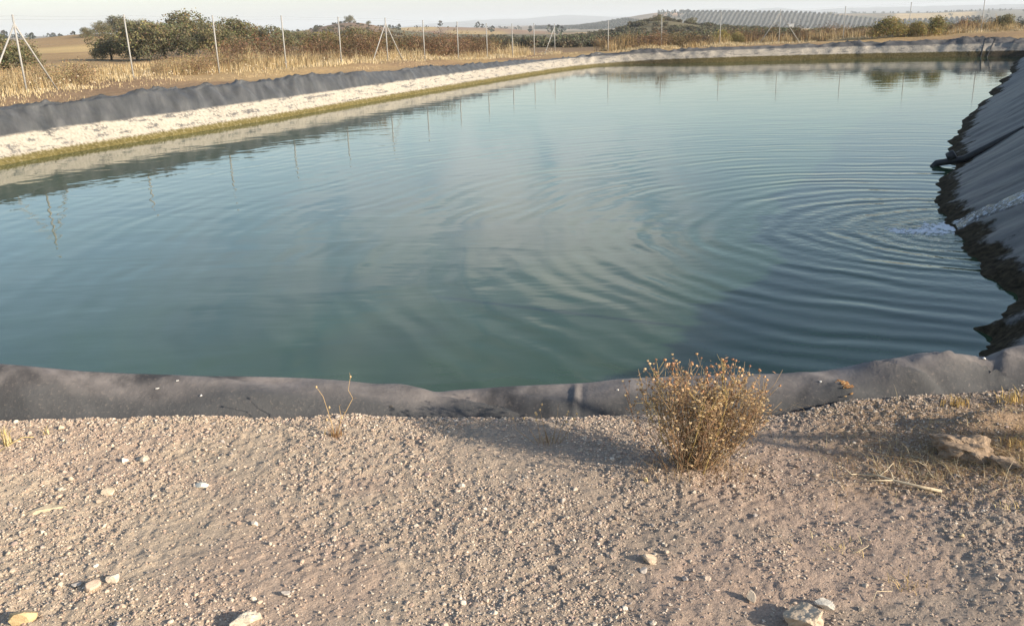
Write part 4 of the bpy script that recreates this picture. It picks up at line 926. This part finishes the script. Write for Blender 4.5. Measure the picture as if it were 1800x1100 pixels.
# ------------------------------------------------------------------ dry shrub in the foreground
def shrub():
    g = np.random.default_rng(42); p = at(1200, 836, 1.0); bx_, by_ = p[0], p[1]; bz_ = float(bank_z(np.array([bx_]), np.array([by_]))[0])
    rt = empty('dry_shrub', (bx_, by_, bz_-.004)); tag(rt, 'bushy dry shrub with many tan seed heads growing at the edge of the liner', 'shrub')
    st = MB(); twig = MB(); heads = []; leaves = []; lc = []
    PALS = [(.40, .28, .16), (.34, .24, .14), (.27, .21, .14), (.46, .34, .19), (.33, .20, .12)]
    for k in range(90):
        # stems fan out, more of them to the right, where the crown is fuller
        sx_ = float(np.clip(g.normal(.070, .115), -.17, .25)); sy_ = g.normal(.02, .085); L = .26+.13*g.random()-.35*max(0, abs(sx_-.04)-.12)-.12*abs(sy_)
        b0 = np.array([g.normal(.02, .028)+sx_*.18, g.normal(.01, .02), -.02]); e = np.array([sx_*1.0+b0[0]*.5, sy_, L])
        mid = b0*.5+e*.5+np.array([sx_*.12, sy_*.1, -.015])+g.normal(0, .008, 3)
        Pm = [b0, b0*.75+mid*.25+g.normal(0, .003, 3), mid, mid*.5+e*.5+g.normal(0, .008, 3)+[sx_*.05, 0, .005], e]
        c = np.array(PALS[g.integers(5)])*(.8+.4*g.random())
        if k < 9: c = np.array([.62, .47, .19])
        st.tube(Pm, np.array([1, .85, .7, .5, .3])*(.0024 if k < 9 else .0017), 5, c)
        heads.append(e)
        for q in range(int(g.integers(5, 9))):
            u = .3+.65*g.random(); i0 = min(int(u*4), 3); s0 = Pm[i0]*(1-(u*4-i0))+Pm[i0+1]*(u*4-i0)
            dv = np.array([g.normal(sx_*1.2, .45), g.normal(sy_, .4), .75+.4*g.random()]); dv /= np.linalg.norm(dv); l2 = (.05+.09*g.random())*(1.15-u*.4)
            s1_ = s0+dv*l2*.5+g.normal(0, .005, 3); s2_ = s0+dv*l2+[0, 0, .008]
            twig.tube([s0, s1_, s2_], [.0011, .0009, .0006], 4, c*(.85+.3*g.random()))
            if g.random() < .72: heads.append(s2_)
            for w in range(2):
                if g.random() < .6:
                    d2 = dv+g.normal(0, .6, 3); d2 /= np.linalg.norm(d2); s3 = s1_+d2*(.025+.03*g.random())
                    twig.tube([s1_, s3], [.0008, .0005], 4, c); 
                    if g.random() < .7: heads.append(s3)
        for q in range(52):
            u = g.random()**.8; i0 = min(int(u*4), 3); s0 = Pm[i0]*(1-(u*4-i0))+Pm[i0+1]*(u*4-i0)
            leaves.append(s0+g.normal(0, .016, 3)+[0, 0, .01]); lc.append(np.array([[.25, .18, .11], [.30, .20, .12], [.19, .165, .11], [.33, .19, .11]][g.integers(4)])*(.75+.5*g.random()))
    st.build('stem', M_dry, rt); twig.build('twig', M_dry, rt)
    L_ = np.array(leaves); ok = L_[:, 2] > .01; V, F = quads(L_[ok], .010+.012*g.random(ok.sum()), g, .22, .5)
    mesh('foliage', V, F, M_leaf, rt, np.repeat(np.array(lc)[ok], 4, 0))
    H = np.array(heads); H = H[H[:, 2] > .05]; order = np.argsort(-H[:, 2]); V0, F0 = ico(1); cup = V0.copy(); cup[:, 2] = np.where(cup[:, 2] > .3, .3-.5*(cup[:, 2]-.3), cup[:, 2]*1.15)
    cup *= (1+.08*np.random.default_rng(3).standard_normal((len(cup), 1)))
    tone = np.where(V0[:, 2] > .25, .75, 1.0)
    ms_ = [mesh('seed_head', cup*[1, 1, 1.05], F0, M_dry, None, np.outer(tone, c), True, link=False) for c in [(.62, .38, .19), (.50, .28, .15), (.72, .50, .30), (.42, .22, .13)]]
    for k in order[:100]:
        o = objm('seed_head', ms_[int(g.integers(4))], rt, H[k]); s = .0040+.0026*g.random(); o.scale = (s, s, s); o.rotation_euler = (g.normal(0, .5), g.normal(0, .5), g.random()*6)
    rest = H[order[100:]]; s = .0032+.0022*g.random(len(rest)); c4 = np.array([(.60, .42, .22), (.46, .30, .15), (.66, .50, .28), (.36, .22, .12)])[g.integers(0, 4, len(rest))]
    V = (cup[None]*s[:, None, None]+rest[:, None]).reshape(-1, 3); F = (F0[None]+(np.arange(len(rest))*len(cup))[:, None, None]).reshape(-1, 3)
    tag(mesh('seed_head', V, F, M_dry, rt, np.repeat(c4, len(cup), 0), True), kind='stuff')
    # loose straw and small stalks round its foot
    n = 260; a = g.random(n)*6.28; rr_ = .02+.17*g.random(n)**.8; P = np.c_[rr_*np.cos(a)*1.3+.05, rr_*np.sin(a)*.6, 0*a]
    P[:, 2] = bank_z(P[:, 0]+bx_, P[:, 1]+by_)-bz_
    V, F, C = blades(P, .015+.05*g.random(n), .0011, g, np.array(PALS)[g.integers(0, 5, n)], 1.6, .6); mesh('litter', V, F, M_dry, rt, C)
shrub()

# ------------------------------------------------------------------ small dry plants and litter on the bank
def on_bank(px, py):
    p = at(px, py, 1.0)
    for _ in range(3): p = at(px, py, float(bank_z(p[:1], p[1:2])[0]))
    return p
def tuft(px, py, n, h, spread, pal, label, seed, lean=.5, w=.0014, name='grass_tuft'):
    g = np.random.default_rng(seed); p = on_bank(px, py); P = np.c_[g.normal(0, spread, n), g.normal(0, spread*.6, n), np.zeros(n)]
    P[:, 2] = bank_z(P[:, 0]+p[0], P[:, 1]+p[1])-p[2]-.004
    V, F, C = blades(P, h*(.35+.65*g.random(n)), w, g, np.array(pal)[g.integers(0, len(pal), n)]*(.8+.4*g.random((n, 1))), lean)
    o = mesh(name, V, F, M_dry, None, C); o.location = p; return tag(o, label, 'grass tuft')
STR = [(.60, .47, .20), (.52, .40, .18), (.66, .55, .30)]
tuft(14, 783, 26, .10, .012, STR, 'straw yellow grass tuft at the left edge of the gravel', 1, .35, .0022)
tuft(82, 762, 10, .05, .012, STR, 'small straw sprig just right of the left edge tuft', 2, .7)
tuft(1682, 712, 70, .055, .024, [(.50, .36, .14), (.42, .29, .12)], 'golden dry tuft against the liner above the boulder', 3, .6, .0018)
tuft(1782, 706, 70, .060, .035, [(.52, .38, .15), (.42, .29, .12)], 'golden dry tuft against the liner in the right corner', 4, .7, .0018)
tuft(1790, 770, 45, .05, .03, [(.50, .36, .14), (.40, .27, .11)], 'dry tuft at the right edge beside the low brown rock', 5, .8, .0017)
tuft(1470, 965, 30, .025, .05, STR, 'sparse straw patch on the grey gravel right of centre', 6, 1.6)
tuft(1600, 1030, 26, .03, .03, [(.48, .34, .14)], 'small brown straw clump low on the right', 7, 1.3)
tuft(1777, 895, 16, .03, .02, STR, 'yellow straw sprig near the right edge below the branches', 8, 1.4)
def sprout(px, py, stems, col, label, r0=.0021, base=None, heads=0, name='dry_sprout', headcol=(.62, .45, .24)):
    """stems: polylines of pixels seen from the camera, stood up in the plant's own plane"""
    g = np.random.default_rng(px); p = on_bank(px, py); rt = empty(name, p); tag(rt, label, 'dry plant')
    mb = MB(); ends = []
    for s in stems:
        L = []
        for (x, y) in s:
            d = ray(x, y); tt = (p[1]+g.normal(0, .012)*(len(L) > 0)-CP[1])/d[1]; q = CP+d*tt; L.append(q-p)
        L = np.array(L); L[0] = [L[0][0]*.5, L[0][1]*.5, -.01]; mb.tube(L, np.linspace(r0, r0*.45, len(L)), 5, np.array(col)*(.85+.3*g.random())); ends.append(L[-1])
        for q in range(1, len(L)):
            if g.random() < .6:
                e = L[q]+np.array([g.normal(0, .014), g.normal(0, .01), .018*g.random()+.004]); mb.tube([L[q], e], [r0*.45, r0*.3], 4, col); ends.append(e)
    mb.build('stem', M_dry, rt)
    if heads:
        V0, F0 = ico(1)
        hm = mesh('seed_head', V0*[.0042, .0042, .0055], F0, M_dry, None, np.tile(headcol, (len(V0), 1)), True, link=False)
        for e in ends[:heads]: objm('seed_head', hm, rt, e)
    if base:
        n, h, sp, pal = base; P = np.c_[g.normal(0, sp, n), g.normal(0, sp*.6, n), np.zeros(n)]
        P[:, 2] = bank_z(P[:, 0]+p[0], P[:, 1]+p[1])-p[2]-.003
        V, F, C = blades(P, h*(.4+.6*g.random(n)), .0011, g, np.array(pal)[g.integers(0, len(pal), n)], 1.0); mesh('foliage', V, F, M_dry, rt, C)
    return rt
sprout(590, 768, [[(588, 765), (582, 740), (577, 725), (568, 697), (556, 680)], [(592, 765), (600, 735), (607, 725), (620, 700), (612, 685), (616, 662)], [(590, 765), (600, 735), (596, 712)]],
       (.45, .32, .17), 'thin twiggy sprout with three bare stems standing against the liner', .0020, (60, .05, .016, [(.36, .20, .10), (.45, .33, .16), (.30, .17, .09)]), 5)
sprout(965, 778, [[(925, 770), (908, 755), (902, 735)], [(930, 758), (921, 735)], [(962, 770), (955, 745), (949, 720)], [(935, 750), (943, 728)], [(985, 770), (990, 745), (997, 728)], [(1000, 760), (1010, 740), (1014, 727)], [(965, 770), (959, 758), (957, 757)], [(975, 765), (980, 735), (981, 714)], [(942, 775), (940, 768)]],
       (.38, .27, .15), 'low sprig of dry stalks with pale round seed heads left of the shrub', .0013, (40, .04, .03, [(.34, .20, .11), (.40, .29, .15)]), 12)
def branch(pts, r, col, label, seed, side=5, name='dead_branch', lift=.006):
    g = np.random.default_rng(seed); L = np.array([on_bank(*q) for q in pts]); z0 = L[0].copy(); L[:, 2] += lift+.012*np.sin(np.linspace(0, 3.1, len(L)))
    rt = empty(name, z0); tag(rt, label, 'branch'); mb = MB(); m2 = MB(); mb.tube(L-z0, np.linspace(r, r*.4, len(L)), 6, col)
    for q in range(side):
        k = int(g.integers(1, len(L))); d = g.normal(0, .05, 3); d[2] = abs(d[2])*.5; d[:2] += (L[k]-L[k-1])[:2]*.8; e = L[k]+d
        m2.tube([L[k]-z0, (L[k]+e)/2-z0+g.normal(0, .006, 3), e-z0], [r*.5, r*.35, r*.2], 4, np.array(col)*.9)
    mb.build('stem', M_dry, rt)
    if side: m2.build('twig', M_dry, rt)
BLE = (.58, .48, .33)
branch([(1655, 866), (1610, 860), (1570, 852), (1545, 842), (1505, 836)], .0058, (.62, .52, .37), 'bleached thick branch lying on the shaded gravel at the right', 1, 7)
branch([(1640, 842), (1625, 825), (1620, 812), (1600, 804)], .0020, BLE, 'curved thin twig above the bleached branch', 2, 6)
branch([(1665, 880), (1652, 873), (1645, 868)], .0018, BLE, 'short straw beside the thick end of the bleached branch', 3, 0)
branch([(1500, 975), (1515, 973), (1524, 968), (1527, 960)], .0017, BLE, 'hook shaped twig alone on the grey gravel', 4, 1)
branch([(1533, 1060), (1540, 1048), (1568, 1042)], .0017, BLE, 'forked twig near the bottom right', 5, 2)
branch([(1740, 868), (1762, 860)], .002, BLE, 'short pale stick at the right edge of the straw litter', 6, 1)
branch([(1730, 842), (1728, 822), (1731, 806)], .0014, BLE, 'thin upright twig in the straw litter below the grey stone', 7, 3)
branch([(1690, 845), (1680, 828), (1676, 808), (1678, 790)], .0013, BLE, 'thin twig rising left of the boulder foot', 8, 3)
branch([(60, 770), (40, 775), (15, 790), (0, 795)], .0018, STR[0], 'bent straw stalk on the gravel at the left edge', 9, 1)
# straw litter on the right
g = np.random.default_rng(21); n = 2600; x = np.concatenate([g.normal(1.75, .30, n), g.normal(1.35, .35, 300)]); y = np.concatenate([g.normal(2.88, .13, n), g.normal(3.15, .16, 300)]); y = np.minimum(y, edge_y(x)-.02)
V, F, C = blades(np.c_[x, y, bank_z(x, y)], .008+.030*g.random(len(x))**2, .0010, g, np.array([(.42, .30, .15), (.34, .22, .11), (.52, .42, .24), (.26, .16, .08)])[g.integers(0, 4, len(x))], 3.5, .8)
tag(mesh('straw_litter', V, F, M_dry, None, C), 'tangle of brown straw and dead stalks over the gravel at the right', 'straw', kind='stuff')
# things lying on the near liner
def on_liner(px, py, dims, col, label, seed, cat='pebble', name='pebble', rz=0.0):
    p = liner_at(px, py); o = objm(name, stone_mesh(seed, dims, col, 7, 2), None, (p[0], p[1], p[2]+dims[2]*.25)); o.rotation_euler = (.25, 0, rz); return tag(o, label, cat)
on_liner(1728, 630, (.017, .016, .015), (.75, .73, .70), 'round white pebble on the liner crest near the right corner', 31)
on_liner(1442, 675, (.012, .010, .008), (.7, .68, .64), 'small white pebble on the liner left of the orange dirt', 32)
on_liner(1537, 651, (.010, .009, .008), (.7, .68, .64), 'small white pebble on the liner right of the orange dirt', 33)
on_liner(1590, 674, (.010, .009, .008), (.66, .64, .60), 'small grey white pebble between the folds at the right', 34)
on_liner(349, 700, (.013, .012, .010), (.72, .70, .66), 'white pebble on the left half of the liner ridge', 35)
on_liner(688, 711, (.018, .012, .009), (.10, .09, .08), 'dark crumb on the liner right of the twiggy sprout', 36, 'crumb', 'dirt_crumb')
on_liner(278, 680, (.022, .007, .005), (.62, .60, .56), 'pale sliver on the left liner, lower of two', 37, 'sliver', 'bark_sliver', .4)
on_liner(314, 671, (.020, .007, .005), (.62, .60, .56), 'pale sliver on the left liner, upper of two', 38, 'sliver', 'bark_sliver', .5)
on_liner(1088+0, 686, (.011, .009, .008), (.7, .66, .6), 'small pale pebble on the liner left of the shrub', 39)
# orange dirt stuck in a hollow of the liner
g = np.random.default_rng(9); V0, F0 = ico(0); Vs = []; Fs = []; Cs = []
c0 = liner_at(1478, 668); c1 = liner_at(1496, 694)
for k in range(170):
    u = np.clip(g.normal(.5, .25), 0, 1); p = c0*(1-u)+c1*u+np.array([g.normal(0, .010), g.normal(0, .007), 0]); s = .002+.0045*g.random()
    j = np.argmin(((LP[:, 27:40, :2]-p[:2])**2).sum(-1).ravel()); p[2] = LP[:, 27:40].reshape(-1, 3)[j][2]+s*.4
    Vs.append(V0*s*[1.3, 1, .5]+p-[0, 0, s*.35]); Fs.append(F0+12*k); Cs.append(np.tile(np.array([(.36, .20, .08), (.30, .15, .06), (.42, .27, .13), (.20, .10, .05)][g.integers(4)]), (12, 1)))
tag(mesh('dirt_clump', np.vstack(Vs), np.vstack(Fs), M_stone, None, np.vstack(Cs)), 'clump of orange brown dirt stuck on the near liner', 'dirt')

# ------------------------------------------------------------------ pipes, inflow and float
def slope_pt(k, v, lift=0.0):
    """point on the liner surface: loop sample k, height fraction v"""
    j = np.searchsorted(VS, v); f = (v-VS[j-1])/(VS[j]-VS[j-1]); p = LP[k, j-1]*(1-f)+LP[k, j]*f; return p+np.array([0, 0, lift])
def loop_idx(x, y): return int(np.argmin(((WX-[x, y])**2).sum(1)))
k0 = loop_idx(7.75, 15.5)
L = [slope_pt(k0, v, .055) for v in (1.15, 1.0, .8, .6, .45, .3, .15, .05)]; L = np.array(L); dirp = (L[-1]-L[0])/np.linalg.norm(L[-1]-L[0])
L[:] = L[0]+np.outer(np.linspace(0, 1, len(L)), L[-1]-L[0]); tip = L[-1]+dirp*.5; tip[2] = .05; L = np.vstack([L, tip, tip+dirp*.5-[0, 0, .25]])
pr = empty('inlet_pipe', L[0]); tag(pr, 'black pipe running down the shaded right slope into the water', 'pipe')
mb = MB(); mb.tube(L-L[0], .062, 10); mb.build('tube', M_pipe, pr)
mb = MB(); c = L[4]-L[0]; mb.tube([c-dirp*.10, c-dirp*.09, c+dirp*.09, c+dirp*.10], [.064, .082, .082, .064], 12); mb.build('coupling', M_grey, pr)
mb = MB(); c = L[8]-L[0]-dirp*.25; mb.tube([c-dirp*.07, c-dirp*.06, c+dirp*.06, c+dirp*.07], [.064, .088, .088, .064], 12); mb.build('collar', M_pipe, pr)
# inflow running down the sheet
m, t, b = newmat('running_water')
g_ = nd(t, 'ShaderNodeNewGeometry'); n_ = noise(t, mapping(t, g_.outputs['Position'], scale=(.35, 1.0, 1), rot=(0, 0, R(29))), 26, 4, .65, .6); a_ = nd(t, 'ShaderNodeAttribute', attribute_name='tint')
fo = mth(t, 'MULTIPLY', mapr(t, n_, .50, .66), a_.outputs['Fac'], clamp=True)
lk(t, mixc(t, fo, (.030, .036, .038), (.60, .66, .74)), b.inputs['Base Color']); lk(t, mapr(t, fo, 0, 1, .06, .55, False), b.inputs['Roughness']); b.inputs['IOR'].default_value = 1.333
bp = nd(t, 'ShaderNodeBump', i_Distance=.03, i_Strength=.9); lk(t, n_, bp.inputs['Height']); lk(t, bp.outputs[0], b.inputs['Normal']); M_run = m
ks = loop_idx(5.62, 10.85); V = []; F = []; C = []; nvs = 46; nw_ = 13
for q in range(nvs):
    v = .0+1.0*q/(nvs-1)
    for w in range(nw_):
        u = (w/(nw_-1)-.5); wid = .50*(.75+.35*vn(np.array([q*.22]), np.array([w*0+.5]), 9)[0])
        kk = ks; sgn = u*wid+.05*math.sin(q*.35)
        kk = int(np.argmin(np.abs((arc-arc[ks])-sgn))); p = slope_pt(kk, max(.01, v)); edge_ = 1-abs(u*2)**2
        p[2] += .004+.012*edge_*(.4+vn(np.array([q*.9]), np.array([w*.9]), 3)[0]) if edge_ > 0 else -.01
        V.append(p); C.append(np.full(3, (1.0 if v < .8 else .7)*np.clip(edge_*1.6, 0, 1)*(1.1-.35*abs(v-.35))))
F = [[q*nw_+w, (q+1)*nw_+w, (q+1)*nw_+w+1, q*nw_+w+1] for q in range(nvs-1) for w in range(nw_-1)]
tag(mesh('water_inflow', np.array(V), np.array(F), M_run, None, np.array(C), True), 'white flecked stream running down the right liner slope into the water', 'stream')
# foam patch where it lands
g = np.random.default_rng(4); n = 420; x0, y0 = WX[ks]; u = g.random(n)**1.3; ang = g.normal(0, .30, n)
dirf = np.array([-1.0, .02]); dx_ = -u*.95; dy_ = (g.normal(0, .075, n))*(1+.9*(1-u)); P = np.c_[x0+.08+dx_, y0-.02+dy_+.05*np.sin(u*7), np.zeros(n)]
s = (.009+.028*g.random(n)**2)*(1-.5*u); V0, F0 = ico(1); V = (V0[None]*s[:, None, None]*[1.6, 1, .42]+P[:, None]).reshape(-1, 3); F = (F0[None]+(np.arange(n)*len(V0))[:, None, None]).reshape(-1, 3)
M_foam = tintmat('foam', (.85, .88, .92), .5, .15, 20, .2)
tag(mesh('foam', V, F, M_foam, None, np.ones((len(V), 3)), True), 'pale foam floating where the inflow meets the water', 'foam', kind='stuff')
# grey float pipe near the far bank
pa, pb = at(1531, 97.5, .10), at(1597, 96.5, .10)
pa[1] = pb[1] = (pa[1]+pb[1])/2-1.2; fp = empty('floating_pipe', pa); tag(fp, 'grey floating pipe with a white end lying along the far bank', 'pipe')
dd = pb-pa; dd[2] = 0; mb = MB(); mb.tube([[0, 0, 0], dd*.97], .085, 12); mb.build('tube', M_grey, fp)
mb = MB(); mb.tube([dd*.965, dd*1.0], .10, 12); mb.build('end_cap', M_white, fp)
mb = MB(); mb.tube([[0, 0, -.115], dd*.98-[0, 0, .115]], .025, 8); mb.build('rail', M_white, fp)
# hoses down the far liner
kf = loop_idx(27.3, 52.7)
for off_, lab in ((0, 'black hose down the far liner, left one of the pair'), (1, 'black hose down the far liner, right one of the pair')):
    kk = kf-off_*3; L = np.array([slope_pt(kk, v, .03) for v in (1.1, 1.0, .9, .75, .6, .45, .3, .15, .02, -.1)]); o = MB(); o.tube(L-L[0], .022, 8)
    q = o.build('hose', M_pipe); q.location = L[0]; tag(q, lab, 'hose', 'pair of hoses on the far liner')

# ------------------------------------------------------------------ haze
zmin = float(GZ.min()); zmax = max(float(GZ.max()), 20.0)
mb = MB(); mb.box((0, 0, (zmin-1.2+zmax+4)/2), (15600, 15600, zmax+4-zmin+1.2))
m = bpy.data.materials.new('haze_air'); m.use_nodes = True; t = m.node_tree; t.nodes.clear()
v = nd(t, 'ShaderNodeVolumePrincipled'); v.inputs['Color'].default_value = (.88, .94, 1.0, 1); v.inputs['Density'].default_value = 2.6e-4; v.inputs['Anisotropy'].default_value = 0.0
o = nd(t, 'ShaderNodeOutputMaterial'); lk(t, v.outputs[0], o.inputs['Volume'])
tag(mb.build('haze', m, None, False), 'pale summer haze in the air over the plain', 'haze', kind='stuff')
